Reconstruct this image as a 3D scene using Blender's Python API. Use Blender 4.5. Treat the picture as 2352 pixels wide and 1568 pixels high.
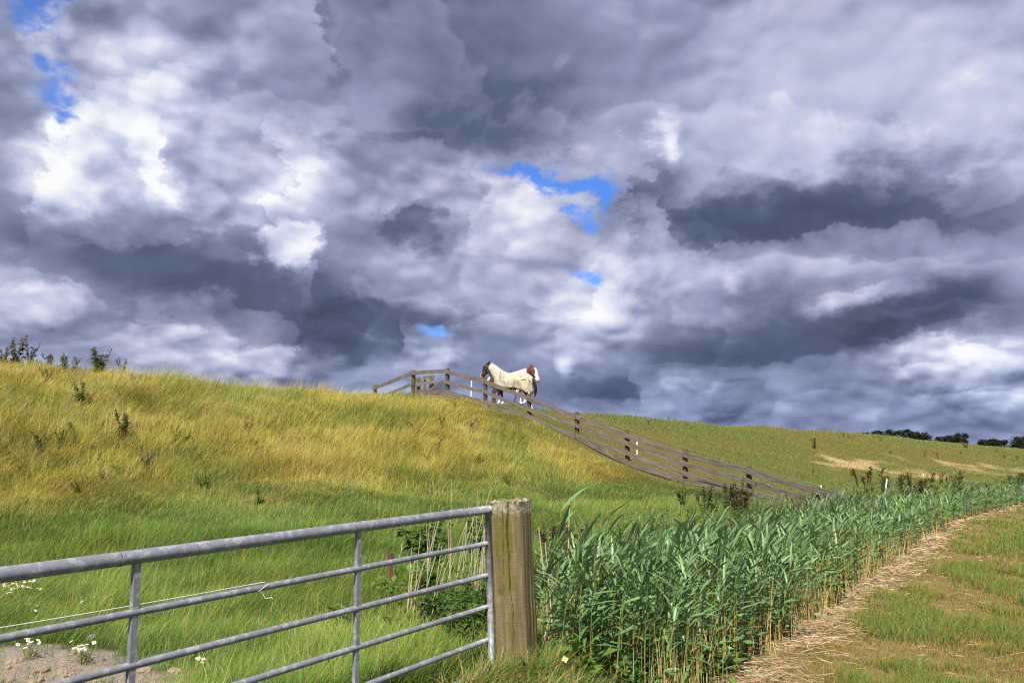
import bpy, math, random
import numpy as np
from mathutils import Vector, Matrix, Euler
R = math.radians
rng = np.random.default_rng(7)
random.seed(7)
scene = bpy.context.scene
for o in list(bpy.data.objects):
    bpy.data.objects.remove(o)
col = scene.collection

# ------------------------------------------------------------------ camera, sky, sun, exposure
FPX, EYE, PITCH = 1900.0, 1.55, R(7.674)      # focal length in pixels of a 2352 wide frame
cam_data = bpy.data.cameras.new("camera")
cam_data.sensor_width = 36.0
cam_data.lens = 36.0 * FPX / 2352.0
cam_data.clip_end = 20000.0
cam = bpy.data.objects.new("camera", cam_data)
cam.location = (0, 0, EYE)
cam.rotation_euler = (R(90) + PITCH, 0, 0)
col.objects.link(cam)
scene.camera = cam
scene.view_settings.view_transform = 'Standard'
scene.view_settings.look = 'None'
scene.view_settings.exposure = 0.55
scene.view_settings.gamma = 1.0
scene.cycles.max_bounces = 4
scene.cycles.diffuse_bounces = 3
scene.cycles.transparent_max_bounces = 8
scene.cycles.use_denoising = False
scene.cycles.pixel_filter_type = 'BLACKMAN_HARRIS'
scene.cycles.filter_width = 1.2

SUN_TO = Vector((-0.13, -0.64, 0.755)).normalized()      # direction towards the sun
sun_data = bpy.data.lights.new("sun", 'SUN')
sun_data.energy = 5.0
sun_data.angle = R(0.5)
sun_data.color = (1.0, 0.93, 0.82)
sun = bpy.data.objects.new("sun", sun_data)
sun.rotation_euler = SUN_TO.to_track_quat('Z', 'Y').to_euler()
sun.location = SUN_TO * 50
col.objects.link(sun)


def direction(px, py):
    """world direction of a point of the 2352 x 1568 photograph"""
    u, v = (px - 1176) / FPX, (784 - py) / FPX
    c, s = math.cos(PITCH), math.sin(PITCH)
    return Vector((u, c - v * s, s + v * c))


def at(px, py, depth):
    d = direction(px, py)
    return Vector((0, 0, EYE)) + d * (depth / d.y)


class NX:
    """tiny expression wrapper round shader sockets"""
    tree = None

    def __init__(self, s):
        self.s = s

    @staticmethod
    def new(kind):
        return NX.tree.nodes.new(kind)

    @staticmethod
    def m(op, *a, clamp=False):
        n = NX.new('ShaderNodeMath')
        n.operation = op
        n.use_clamp = clamp
        for i, v in enumerate(a):
            if isinstance(v, NX):
                NX.tree.links.new(v.s, n.inputs[i])
            else:
                n.inputs[i].default_value = v
        return NX(n.outputs[0])

    @staticmethod
    def vm(op, *a, out=0):
        n = NX.new('ShaderNodeVectorMath')
        n.operation = op
        for i, v in enumerate(a):
            if isinstance(v, NX):
                NX.tree.links.new(v.s, n.inputs[i])
            else:
                n.inputs[i].default_value = v
        return NX(n.outputs[out])

    def __add__(a, b): return NX.m('ADD', a, b)
    def __radd__(a, b): return NX.m('ADD', b, a)
    def __sub__(a, b): return NX.m('SUBTRACT', a, b)
    def __rsub__(a, b): return NX.m('SUBTRACT', b, a)
    def __mul__(a, b): return NX.m('MULTIPLY', a, b)
    def __rmul__(a, b): return NX.m('MULTIPLY', b, a)
    def __truediv__(a, b): return NX.m('DIVIDE', a, b)
    def __rtruediv__(a, b): return NX.m('DIVIDE', b, a)

    @staticmethod
    def combine(x, y, z=0.0):
        n = NX.new('ShaderNodeCombineXYZ')
        for i, v in enumerate((x, y, z)):
            if isinstance(v, NX):
                NX.tree.links.new(v.s, n.inputs[i])
            else:
                n.inputs[i].default_value = v
        return NX(n.outputs[0])

    @staticmethod
    def split(v):
        n = NX.new('ShaderNodeSeparateXYZ')
        NX.tree.links.new(v.s, n.inputs[0])
        return [NX(o) for o in n.outputs]

    @staticmethod
    def noise(v, scale, detail=4.0, rough=0.55, dist=0.0, colour=False, lac=2.0):
        n = NX.new('ShaderNodeTexNoise')
        NX.tree.links.new(v.s, n.inputs['Vector'])
        n.inputs['Scale'].default_value = scale
        n.inputs['Detail'].default_value = detail
        n.inputs['Roughness'].default_value = rough
        n.inputs['Lacunarity'].default_value = lac
        n.inputs['Distortion'].default_value = dist
        return NX(n.outputs['Color' if colour else 0])

    @staticmethod
    def step(v, a, b, lo=0.0, hi=1.0):
        n = NX.new('ShaderNodeMapRange')
        n.interpolation_type = 'SMOOTHSTEP'
        NX.tree.links.new(v.s, n.inputs[0])
        for i, q in enumerate((a, b, lo, hi)):
            n.inputs[i + 1].default_value = q
        return NX(n.outputs[0])

    @staticmethod
    def mix(f, a, b):
        n = NX.new('ShaderNodeMix')
        n.data_type = 'RGBA'
        for i, v in ((0, f), (6, a), (7, b)):
            if isinstance(v, NX):
                NX.tree.links.new(v.s, n.inputs[i])
            else:
                n.inputs[i].default_value = v if i == 0 else tuple(v) + (1.0,) * (4 - len(v))
        return NX(n.outputs[2])

    @staticmethod
    def ramp(f, stops):
        n = NX.new('ShaderNodeValToRGB')
        NX.tree.links.new(f.s, n.inputs[0])
        e = n.color_ramp.elements
        while len(e) < len(stops):
            e.new(0.5)
        for q, (p, c) in zip(e, stops):
            q.position = p
            q.color = tuple(c) + (1.0,)
        return NX(n.outputs[0])


def build_world():
    w = bpy.data.worlds.new("World")
    scene.world = w
    w.use_nodes = True
    w.cycles.sampling_method = 'MANUAL'
    w.cycles.sample_map_resolution = 128
    t = w.node_tree
    t.nodes.clear()
    NX.tree = t
    out = t.nodes.new('ShaderNodeOutputWorld')
    bg = t.nodes.new('ShaderNodeBackground')
    bg.inputs['Strength'].default_value = 0.1
    t.links.new(bg.outputs[0], out.inputs[0])
    sky = t.nodes.new('ShaderNodeTexSky')
    sky.sky_type = 'NISHITA'
    sky.sun_disc = False
    sky.sun_elevation = math.asin(SUN_TO.z)
    sky.sun_rotation = math.atan2(SUN_TO.x, SUN_TO.y)
    g = NX(t.nodes.new('ShaderNodeTexCoord').outputs['Generated'])
    d = NX.vm('NORMALIZE', g)
    x, y, z = NX.split(d)
    az = NX.m('ARCTAN2', x, y)
    el = NX.m('ARCSINE', z)
    ae = NX.combine(az, el, 0.0)
    pl = NX.vm('MULTIPLY', d, (1.0, 1.0, 1.55))        # clouds are a little flatter than wide
    # wobble of the cloud outlines (coarse + fine)
    w1 = NX.vm('SUBTRACT', NX.noise(pl, 5.0, 3.0, 0.5, colour=True), (0.5, 0.5, 0.5))
    w2 = NX.vm('SUBTRACT', NX.noise(pl, 19.0, 7.0, 0.6, colour=True), (0.5, 0.5, 0.5))
    scale_el = NX.step(el, 0.0, 0.35, 0.35, 1.0)
    wob = NX.vm('ADD', NX.vm('MULTIPLY', w1, (0.20, 0.13, 0.0)), NX.vm('MULTIPLY', w2, (0.11, 0.085, 0.0)))
    wn = NX.new('ShaderNodeVectorMath')
    wn.operation = 'SCALE'
    t.links.new(wob.s, wn.inputs[0])
    t.links.new(scale_el.s, wn.inputs['Scale'])
    aew = NX.vm('ADD', ae, NX(wn.outputs[0]))

    def blob(px, py, rx, ry, sharp=0.0):
        c = direction(px, py).normalized()
        a0, e0 = math.atan2(c.x, c.y), math.asin(c.z)
        ix, iy = FPX / rx, FPX / ry
        n = NX.new('ShaderNodeVectorMath')
        n.operation = 'MULTIPLY_ADD'
        t.links.new(aew.s, n.inputs[0])
        n.inputs[1].default_value = (ix, iy, 0)
        n.inputs[2].default_value = (-a0 * ix, -e0 * iy, 0)
        v = NX(n.outputs[0])
        q = NX.vm('DOT_PRODUCT', v, v, out=1)
        if sharp:
            return NX.step(q, 1.0 + sharp, max(0.0, 1.0 - sharp), 0.0, 1.0)
        h = NX.m('SUBTRACT', 1.0, q * 0.36, clamp=True)
        return h * h

    def edge(px, py, rx, ry, nx, ny, wid):
        """a crisp cloud edge: one side of a line through (px, py), fading out along it"""
        c = direction(px, py).normalized()
        a0, e0 = math.atan2(c.x, c.y), math.asin(c.z)
        ln = math.hypot(nx, ny)
        n = NX.vm('DOT_PRODUCT', NX.vm('SUBTRACT', aew, (a0, e0, 0.0)), (nx / ln * FPX, -ny / ln * FPX, 0.0), out=1)
        return blob(px, py, rx, ry) * NX.step(n, -wid, wid)

    # (px, py, rx, ry, brightness, edge)
    B = BLOBS
    tot = None
    for (px, py, rx, ry, a, sh) in B:
        term = blob(px, py, rx, ry, sh) * a
        tot = term if tot is None else tot + term
    for (px, py, rx, ry, nx, ny, wid, a) in EDGES:
        tot = tot + edge(px, py, rx, ry, nx, ny, wid) * a
    fine = NX.step(el, 0.24, 0.03)                      # towards the horizon the clouds are farther off and smaller
    n_big = NX.noise(pl, 4.2, 6.0, 0.50, 0.25) - 0.5
    n_mid = NX.noise(pl, 11.0, 8.0, 0.52, 0.35) - 0.5

    # heaped puffs, lit from above
    def heap(v, scale, rough):
        n = NX.new('ShaderNodeTexVoronoi')
        n.feature = 'F1'
        n.inputs['Scale'].default_value = scale
        n.inputs['Detail'].default_value = 2.0
        n.inputs['Roughness'].default_value = rough
        n.inputs['Lacunarity'].default_value = 2.3
        t.links.new(v.s, n.inputs['Vector'])
        return NX(n.outputs['Distance'])
    plw = NX.vm('ADD', pl, NX.vm('MULTIPLY', NX.vm('SUBTRACT', NX.noise(pl, 7.0, 3.0, 0.5, colour=True), (0.5, 0.5, 0.5)), (0.06, 0.06, 0.05)))
    plu = NX.vm('ADD', plw, (-0.008, 0.0, 0.022))
    h0, h1 = heap(plw, 7.5, 0.45), heap(plu, 7.5, 0.45)
    puff = h1 - h0
    flat = NX.vm('MULTIPLY', plw, (1.0, 1.0, 1.5))
    flu = NX.vm('ADD', flat, (-0.004, 0.0, 0.022))
    g0, g1 = heap(flat, 9.5, 0.5), heap(flu, 9.5, 0.5)
    puff_far = (g1 - g0) * 0.9 + (0.42 - g0) * 0.35
    ea = NX.step(n_big, -0.012, 0.022) * (0.14 - n_big * 1.35)
    eb = NX.step(n_mid + n_big * 0.4, 0.015, 0.06) * (0.07 - n_mid * 0.8)
    bright = NX.step(tot, -0.22, 0.16, 0.25, 1.0) * (1.0 - NX.m('MINIMUM', blob(1980, 190, 430, 260) + blob(1150, 200, 330, 180) * 0.6, 1.0) * 0.72)
    b = tot + 0.575 + ea + eb * 0.6 * bright + n_mid * 0.20 + puff * bright * 0.68 * (1.0 - fine * 0.7) + (0.40 - h0) * 0.16 * bright + fine * puff_far * 0.72 * bright
    b = NX.m('TANH', (b - 0.5) * 1.6) * 0.5 + 0.5
    cloud = NX.ramp(b, CLOUD_RAMP)
    # warm / violet cast here and there
    cast = NX.noise(pl, 3.0, 2.0, 0.5)
    cloud = NX.mix(NX.step(cast, 0.45, 0.7, 0.0, 0.4), cloud, NX.vm('MULTIPLY', cloud, (1.06, 0.99, 0.92)))
    # lower clouds are bluer
    low = NX.step(el, 0.16, 0.0, 0.0, 0.55)
    cloud = NX.mix(low, cloud, NX.vm('MULTIPLY', cloud, (0.82, 0.95, 1.12)))
    hol = None
    for (px, py, rx, ry) in HOLES:
        term = blob(px, py, rx, ry, 0.0)
        hol = term if hol is None else NX.m('MAXIMUM', hol, term)
    hole = NX.step(hol * (1.0 + n_mid * 1.6 + n_big * 0.5), 0.34, 1.08, 0.0, 0.90)
    blue = NX.vm('MULTIPLY', NX(sky.outputs[0]), BLUE_TINT)
    sc = NX.vm('MULTIPLY', cloud, (6.8, 6.8, 6.8))
    fin = NX.mix(hole, sc, blue)
    t.links.new(fin.s, bg.inputs['Color'])
    return w


BLUE_TINT = (0.30, 0.68, 1.38)
CLOUD_RAMP = [(0.08, (0.040, 0.052, 0.100)), (0.28, (0.112, 0.138, 0.235)), (0.50, (0.310, 0.345, 0.520)),
              (0.70, (0.570, 0.605, 0.800)), (0.88, (0.97, 0.98, 1.0))]
EDGES = [  # px, py, reach along x, reach along y, side (towards), width, brightness
    (380, 735, 130, 50, 0.1, 1.0, 5, 0.20), (650, 790, 110, 40, 0.2, 1.0, 5, 0.20), (2200, 800, 130, 40, -0.3, 1.0, 5, 0.22),
    (2090, 860, 120, 35, 0.1, 1.0, 4, 0.20), (1580, 862, 110, 30, 0.0, 1.0, 4, 0.20), (1960, 672, 90, 40, 0.1, 1.0, 5, 0.22),
    (2250, 895, 100, 28, 0.0, 1.0, 4, 0.18), (1640, 935, 90, 22, 0.0, 1.0, 4, 0.14), (140, 665, 120, 50, -0.5, 1.0, 6, 0.18),
    (1900, 905, 200, 40, 0.0, -1.0, 5, -0.12), (1420, 905, 150, 40, 0.0, -1.0, 5, -0.14), (250, 800, 140, 40, 0.2, -1.0, 5, -0.12),
    (1850, 552, 330, 120, 0.0, -1.0, 7, -0.20), (1475, 440, 110, 130, 1.0, 0.1, 8, -0.20),
    (595, 440, 170, 140, 1.0, 0.0, 6, 0.22), (760, 70, 110, 130, 1.0, -0.35, 8, -0.22),
    (640, 725, 330, 80, 0.25, -1.0, 7, -0.18), (1840, 812, 330, 80, 0.0, -1.0, 7, -0.16),
    (2120, 730, 150, 60, 0.1, -1.0, 6, -0.16), (700, 620, 60, 80, -1.0, 0.1, 5, 0.22),
    (90, 420, 90, 110, 1.0, 0.2, 7, 0.22), (300, 200, 120, 100, 0.6, 0.8, 7, 0.12),
    (1330, 690, 90, 100, 1.0, 0.3, 7, 0.20), (1560, 500, 70, 70, -1.0, 0.5, 7, 0.22),
    (690, 800, 110, 50, 1.0, 0.0, 5, -0.22), (920, 790, 60, 60, 1.0, 0.2, 5, 0.22),
    (1130, 735, 120, 50, 0.2, 1.0, 5, 0.12), (2140, 770, 120, 50, 0.0, 1.0, 5, 0.16),
    (1480, 880, 120, 50, -1.0, 0.3, 5, -0.18), (920, 520, 110, 50, 0.0, 1.0, 6, -0.16),
    (410, 390, 50, 70, -1.0, 0.0, 5, 0.24), (1000, 350, 260, 90, 0.1, -1.0, 14, -0.14),
    (400, 550, 180, 80, 0.1, 1.0, 10, -0.16), (1090, 480, 60, 80, 1.0, 0.2, 6, 0.14),
]
BLOBS = [
    # light masses
    (270, 250, 150, 130, 0.34, 0.0), (130, 385, 120, 100, 0.32, 0.0), (395, 425, 42, 45, 0.35, 0.0),
    (640, 590, 70, 60, 0.38, 0.5), (600, 400, 90, 70, 0.18, 0.0), (520, 490, 120, 120, 0.10, 0.0),
    (1530, 300, 38, 55, 0.45, 0.0), (1520, 515, 60, 50, 0.36, 0.0), (1240, 520, 200, 80, 0.20, 0.6),
    (1350, 740, 110, 110, 0.26, 0.0), (40, 700, 80, 45, 0.30, 0.6), (880, 430, 260, 60, 0.10, 0.0),
    (2010, 160, 330, 190, 0.17, 0.0), (1780, 400, 260, 90, 0.05, 0.0), (2290, 260, 120, 180, 0.12, 0.0),
    (380, 775, 160, 42, 0.22, 0.6), (620, 830, 150, 40, 0.20, 0.6), (1000, 810, 75, 45, 0.22, 0.6),
    (2190, 835, 150, 40, 0.30, 0.6), (1960, 690, 85, 28, 0.30, 0.0), (1330, 832, 30, 25, 0.42, 0.0),
    (1650, 650, 35, 40, 0.22, 0.0), (2260, 905, 90, 28, 0.2, 0.6), (1560, 880, 90, 25, 0.14, 0.0),
    (760, 60, 80, 90, 0.14, 0.0), (330, 60, 200, 80, 0.08, 0.0),
    (1500, 590, 130, 40, 0.10, 0.0), (2100, 560, 160, 40, 0.06, 0.0),
    # dark masses
    (1110, 150, 400, 220, -0.27, 0.0), (1180, 300, 190, 100, -0.20, 0.0), (1000, 40, 260, 90, -0.08, 0.0),
    (1840, 490, 400, 85, -0.33, 0.0), (1600, 430, 140, 100, -0.16, 0.0), (2000, 470, 300, 80, -0.10, 0.0),
    (1840, 770, 330, 85, -0.32, 0.0), (2170, 690, 220, 60, -0.22, 0.0), (2080, 790, 120, 45, -0.22, 0.6),
    (360, 590, 230, 80, -0.26, 0.0), (560, 705, 380, 70, -0.24, 0.0), (880, 770, 200, 70, -0.25, 0.6),
    (930, 545, 90, 45, -0.22, 0.6), (20, 390, 90, 130, -0.24, 0.0), (20, 60, 90, 120, -0.16, 0.0),
    (110, 560, 140, 60, -0.12, 0.0), (780, 620, 90, 90, -0.12, 0.0),
    (1420, 890, 240, 60, -0.19, 0.0), (760, 820, 100, 45, -0.22, 0.0), (1130, 790, 110, 60, -0.16, 0.0),
    (140, 770, 120, 60, -0.14, 0.0), (1950, 950, 300, 60, -0.08, 0.0), (2320, 40, 60, 90, -0.06, 0.0),
    (2340, 560, 110, 70, -0.12, 0.0), (1640, 790, 120, 60, -0.12, 0.0), (480, 870, 300, 40, -0.03, 0.0),
    (1000, 900, 700, 60, -0.03, 0.0), (560, 200, 160, 60, -0.08, 0.0),
]
HOLES = [(92, 50, 50, 90), (125, 235, 60, 46), (162, 297, 48, 34), (1250, 432, 150, 26), (1360, 425, 120, 36), (1425, 445, 46, 50),
         (1390, 500, 40, 26), (1362, 640, 42, 26), (1005, 775, 44, 22)]
build_world()

# ------------------------------------------------------------------ helpers
def tag(o, label=None, cat=None, group=None, kind=None):
    if label: o['label'] = label
    if cat: o['category'] = cat
    if group: o['group'] = group
    if kind: o['kind'] = kind
    return o


def np_mesh(name, V, F, mat=None, colours=None, smooth=False):
    """V (n,3), F (m,3) or (m,4) numpy arrays -> mesh data"""
    me = bpy.data.meshes.new(name)
    V = np.asarray(V, dtype=np.float32)
    F = np.asarray(F, dtype=np.int32)
    k = F.shape[1]
    me.vertices.add(len(V)); me.vertices.foreach_set('co', V.ravel())
    me.loops.add(F.size); me.loops.foreach_set('vertex_index', F.ravel())
    me.polygons.add(len(F))
    me.polygons.foreach_set('loop_start', np.arange(0, F.size, k, dtype=np.int32))
    me.polygons.foreach_set('loop_total', np.full(len(F), k, dtype=np.int32))
    if smooth:
        me.polygons.foreach_set('use_smooth', np.ones(len(F), dtype=bool))
    me.update(calc_edges=True)
    if colours is not None:
        c4 = np.ones((len(V), 4), dtype=np.float32)
        c4[:, :3] = colours
        at_ = me.color_attributes.new('Col', 'FLOAT_COLOR', 'POINT')
        at_.data.foreach_set('color', c4.ravel())
    if mat: me.materials.append(mat)
    return me


def link(name, data, parent=None, loc=None, rot=None):
    o = bpy.data.objects.new(name, data)
    col.objects.link(o)
    if loc is not None: o.location = loc
    if rot is not None: o.rotation_euler = rot
    if parent is not None: o.parent = parent
    return o


class MB:
    """collects shapes and makes ONE mesh of them"""
    def __init__(self):
        self.v, self.f = [], []

    def add(self, v, f):
        b = len(self.v)
        self.v += [tuple(p) for p in v]
        self.f += [tuple(i + b for i in q) for q in f]

    def box(self, c, s, m=None):
        x, y, z = (k / 2 for k in s)
        v = [Vector((a, b, d)) for a in (-x, x) for b in (-y, y) for d in (-z, z)]
        if m is not None: v = [m @ p for p in v]
        v = [p + Vector(c) for p in v]
        self.add(v, [(0, 1, 3, 2), (4, 6, 7, 5), (0, 4, 5, 1), (2, 3, 7, 6), (0, 2, 6, 4), (1, 5, 7, 3)])

    def tube(self, pts, rad, n=8, caps=True):
        pts = [Vector(p) for p in pts]
        if not hasattr(rad, '__len__'): rad = [rad] * len(pts)
        ref = None
        v, f = [], []
        for i, p in enumerate(pts):
            t = (pts[min(i + 1, len(pts) - 1)] - pts[max(i - 1, 0)]).normalized()
            if ref is None:
                ref = Vector((0, 0, 1)) if abs(t.z) < 0.9 else Vector((1, 0, 0))
            a = t.cross(ref).normalized(); b = t.cross(a).normalized()
            ref = -b if False else ref
            for k in range(n):
                w = 2 * math.pi * k / n
                v.append(p + (a * math.cos(w) + b * math.sin(w)) * rad[i])
        for i in range(len(pts) - 1):
            for k in range(n):
                k2 = (k + 1) % n
                f.append((i * n + k, i * n + k2, (i + 1) * n + k2, (i + 1) * n + k))
        if caps:
            f.append(tuple(range(n))); f.append(tuple((len(pts) - 1) * n + k for k in reversed(range(n))))
        self.add(v, f)

    def mesh(self, name, mat, smooth=False):
        me = bpy.data.meshes.new(name)
        me.from_pydata([tuple(p) for p in self.v], [], self.f)
        if smooth:
            for p in me.polygons: p.use_smooth = True
        me.materials.append(mat)
        me.update()
        return me

    def build(self, name, mat, parent=None, smooth=False, loc=None, rot=None):
        return link(name, self.mesh(name, mat, smooth), parent, loc, rot)


# ---- numpy value noise
_P = rng.random((256, 256)).astype(np.float64)


def vnoise(x, y):
    xi = np.floor(x).astype(int); yi = np.floor(y).astype(int)
    fx = x - xi; fy = y - yi
    fx = fx * fx * (3 - 2 * fx); fy = fy * fy * (3 - 2 * fy)
    a = _P[xi % 256, yi % 256]; b = _P[(xi + 1) % 256, yi % 256]
    c = _P[xi % 256, (yi + 1) % 256]; d = _P[(xi + 1) % 256, (yi + 1) % 256]
    return (a * (1 - fx) + b * fx) * (1 - fy) + (c * (1 - fx) + d * fx) * fy


def fbm(x, y, oct=4, gain=0.5):
    s, a, t = 0, 1.0, 0.0
    for i in range(oct):
        s = s + a * vnoise(x + 17.3 * i, y - 9.1 * i); t += a
        x = x * 2.03; y = y * 2.03; a *= gain
    return s / t


def smooth(x, a, b):
    t = np.clip((x - a) / (b - a), 0, 1)
    return t * t * (3 - 2 * t)


def polyline(P, x, y):
    """signed distance (positive on the right hand side when walking along P) and the running length"""
    best = np.full(x.shape, 1e18); sd = np.zeros(x.shape); along = np.zeros(x.shape)
    L = 0.0
    for i in range(len(P) - 1):
        ax, ay = P[i]; bx, by = P[i + 1]
        dx, dy = bx - ax, by - ay
        ln = math.hypot(dx, dy)
        t = ((x - ax) * dx + (y - ay) * dy) / ln ** 2
        tc = np.clip(t, 0, 1)
        qx, qy = x - (ax + dx * tc), y - (ay + dy * tc)
        d2 = qx * qx + qy * qy
        side = np.sign(dy * qx - dx * qy)
        m = d2 < best
        best = np.where(m, d2, best)
        sd = np.where(m, side * np.sqrt(d2), sd)
        along = np.where(m, L + tc * ln, along)
        L += ln
    return sd, along


# ---- the lie of the land
CREST = [(-62, -22), (-40, -1.5), (-14.3, 23), (-8.5, 28.1), (-2.65, 34), (3.2, 39.8), (11, 49.5), (22.7, 60), (40, 80),
         (61.4, 100), (110, 146), (330, 330)]
CREST_H = [4.2, 4.2, 4.14, 3.70, 3.9, 3.5, 3.38, 3.15, 2.75, 2.0, 2.2, 2.2]
_cl = np.concatenate([[0], np.cumsum([math.hypot(CREST[i + 1][0] - CREST[i][0], CREST[i + 1][1] - CREST[i][1]) for i in range(len(CREST) - 1)])])
_pn = np.arange(-40, 60, 0.1)
_pf = np.interp(_pn, [-17, -13, -4, -2.5, 0, 2.3, 4.7, 7.1, 9.3, 11.6, 14.1, 16.4, 23], [0, 0.03, 0.86, 0.97, 1.0, 0.885, 0.73, 0.53, 0.31, 0.165, 0.09, 0.045, 0])
_kk = np.exp(-0.5 * (np.arange(-30, 31) / 9.0) ** 2); _kk /= _kk.sum()
_pf = np.convolve(np.pad(_pf, 30, mode='edge'), _kk, mode='valid')
VERGE = [(-4.0, -2.5), (1.69, 6.13), (3.49, 8.85), (5.26, 11.6), (9.13, 17.44), (14.04, 23.1), (22.5, 31.5), (35, 43), (62, 69), (330, 320)]
S_POST = 10.3        # running length along the verge at the gate post


def dike(x, y):
    n, s = polyline(CREST, x, y)
    return n, s


def ditch(x, y):
    r, s = polyline(VERGE, x, y)
    return -r, s            # r: metres left of the mown verge


def terrain(x, y):
    x = np.asarray(x, float); y = np.asarray(y, float)
    n, s = dike(x, y)
    h = np.interp(s, _cl, CREST_H) * np.interp(n, _pn, _pf)
    near = np.exp(-(x * x + y * y) / 200.0 ** 2)
    rough = smooth(n, 22, 8)
    h = h + near * ((fbm(x / 3.3, y / 3.3, 3) - 0.5) * 0.34 * rough + (fbm(x / 0.7 + 40, y / 0.7, 3) - 0.5) * 0.07)
    r, q = ditch(x, y)
    along = smooth(q, S_POST + 0.2, S_POST + 2.5)
    h = h - along * 0.62 * np.exp(-((r - 2.3) / 1.25) ** 2)
    h = h + 0.07 * np.exp(-((r + 0.25) / 0.3) ** 2) * smooth(q, S_POST - 0.5, S_POST + 0.6) * (0.5 + fbm(x / 0.5, y / 0.5, 2))
    return h


def ground_z(x, y):
    return float(terrain(np.array([x]), np.array([y]))[0])


def on_ground(px, py, lo=3.0, hi=300.0):
    """where the view through a point of the photograph meets the land"""
    d = direction(px, py)
    t = lo
    while t < hi:
        p = Vector((0, 0, EYE)) + d * (t / d.y)
        if p.z <= ground_z(p.x, p.y): return p
        t += 0.05 + t * 0.004
    return p


# ---- materials
def new_mat(name):
    m = bpy.data.materials.new(name)
    m.use_nodes = True
    m.node_tree.nodes.clear()
    NX.tree = m.node_tree
    return m


def finish(m, colour, rough=0.8, spec=0.3, metal=0.0, bump=None, bump_s=0.3, bump_d=0.01, transl=0.0):
    t = m.node_tree
    out = t.nodes.new('ShaderNodeOutputMaterial')
    b = t.nodes.new('ShaderNodeBsdfPrincipled')
    if isinstance(colour, NX): t.links.new(colour.s, b.inputs['Base Color'])
    else: b.inputs['Base Color'].default_value = tuple(colour) + (1.0,)
    if isinstance(rough, NX): t.links.new(rough.s, b.inputs['Roughness'])
    else: b.inputs['Roughness'].default_value = rough
    b.inputs['Specular IOR Level'].default_value = spec
    b.inputs['Metallic'].default_value = metal
    if bump is not None:
        bn = t.nodes.new('ShaderNodeBump')
        bn.inputs['Strength'].default_value = bump_s
        bn.inputs['Distance'].default_value = bump_d
        t.links.new(bump.s, bn.inputs['Height'])
        t.links.new(bn.outputs[0], b.inputs['Normal'])
    if transl:
        tr = t.nodes.new('ShaderNodeBsdfTranslucent')
        if isinstance(colour, NX): t.links.new(colour.s, tr.inputs[0])
        else: tr.inputs[0].default_value = tuple(colour) + (1.0,)
        mx = t.nodes.new('ShaderNodeMixShader')
        mx.inputs[0].default_value = transl
        t.links.new(b.outputs[0], mx.inputs[1]); t.links.new(tr.outputs[0], mx.inputs[2])
        t.links.new(mx.outputs[0], out.inputs[0])
    else:
        t.links.new(b.outputs[0], out.inputs[0])
    return m


def obj_co():
    return NX(NX.new('ShaderNodeTexCoord').outputs['Object'])


def leaf_mat(name, transl=0.35, rough=0.55, spec=0.25):
    m = new_mat(name)
    a = NX.new('ShaderNodeAttribute'); a.attribute_name = 'Col'
    return finish(m, NX(a.outputs['Color']), rough, spec, transl=transl)


M_GRASS = leaf_mat('grass_blades', 0.35)
M_REED = leaf_mat('reed_leaves', 0.17, 0.42, 0.5)
M_LEAF = leaf_mat('weed_leaves', 0.25)
M_STRAW = leaf_mat('dry_straw', 0.15, 0.6, 0.3)


def ground_mat():
    m = new_mat('ground_soil_and_thatch')
    a = NX.new('ShaderNodeAttribute'); a.attribute_name = 'Col'
    c = NX(a.outputs['Color'])
    p = obj_co()
    f = NX.noise(p, 9.0, 8.0, 0.7)
    g = NX.noise(p, 55.0, 5.0, 0.65)
    k = f * 0.9 + g * 0.9 - 0.4
    v = NX.vm('MULTIPLY', c, NX.combine(k + 0.45, k + 0.45, k + 0.45))
    return finish(m, v, 0.95, 0.1, bump=f + g * 0.6, bump_s=0.8, bump_d=0.06)


# ------------------------------------------------------------------ the ground
def hay_mask(x, y):
    """pale mown hay lying on the far slope and on the verge"""
    n, s = dike(x, y)
    w = (fbm(x / 2.2, y / 2.2, 4) - 0.5)
    wx = x + w * 9; wy = y - w * 7
    c1 = on_hay[0]; c2 = on_hay[1]
    def el(c, rx, ry):
        dx, dy = wx - c[0], wy - c[1]
        a = dx * 0.727 + dy * 0.686; b = dx * 0.686 - dy * 0.727
        return np.exp(-((a / rx) ** 2 + (b / ry) ** 2))
    return np.clip(smooth(el(c1, 6.5, 1.5), 0.30, 0.75) + smooth(el(c2, 11.0, 1.7), 0.35, 0.8) * 0.8, 0, 1)


on_hay = [(0, 0), (0, 0)]
on_hay = [on_ground(2015, 1080)[:2], on_ground(2330, 1080)[:2]]
SOIL = [(on_ground(40, 1545)[:2], 0.62, 0.42), (on_ground(170, 1572)[:2], 0.75, 0.34), (on_ground(380, 1590)[:2], 0.45, 0.22), (on_ground(-60, 1520)[:2], 0.8, 0.45)]


def soil_mask(x, y):
    w = (fbm(x / 0.5, y / 0.5, 4) - 0.5)
    m = 0.0
    for (c, rx, ry) in SOIL:
        m = m + np.exp(-(((x - c[0]) / rx) ** 2 + ((y - c[1] + w * 0.6) / ry) ** 2))
    m = m * (0.45 + 1.15 * fbm(x / 0.16 + 7, y / 0.16, 3))
    return smooth(m * (1 + 2.2 * w), 0.22, 0.42)


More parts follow.
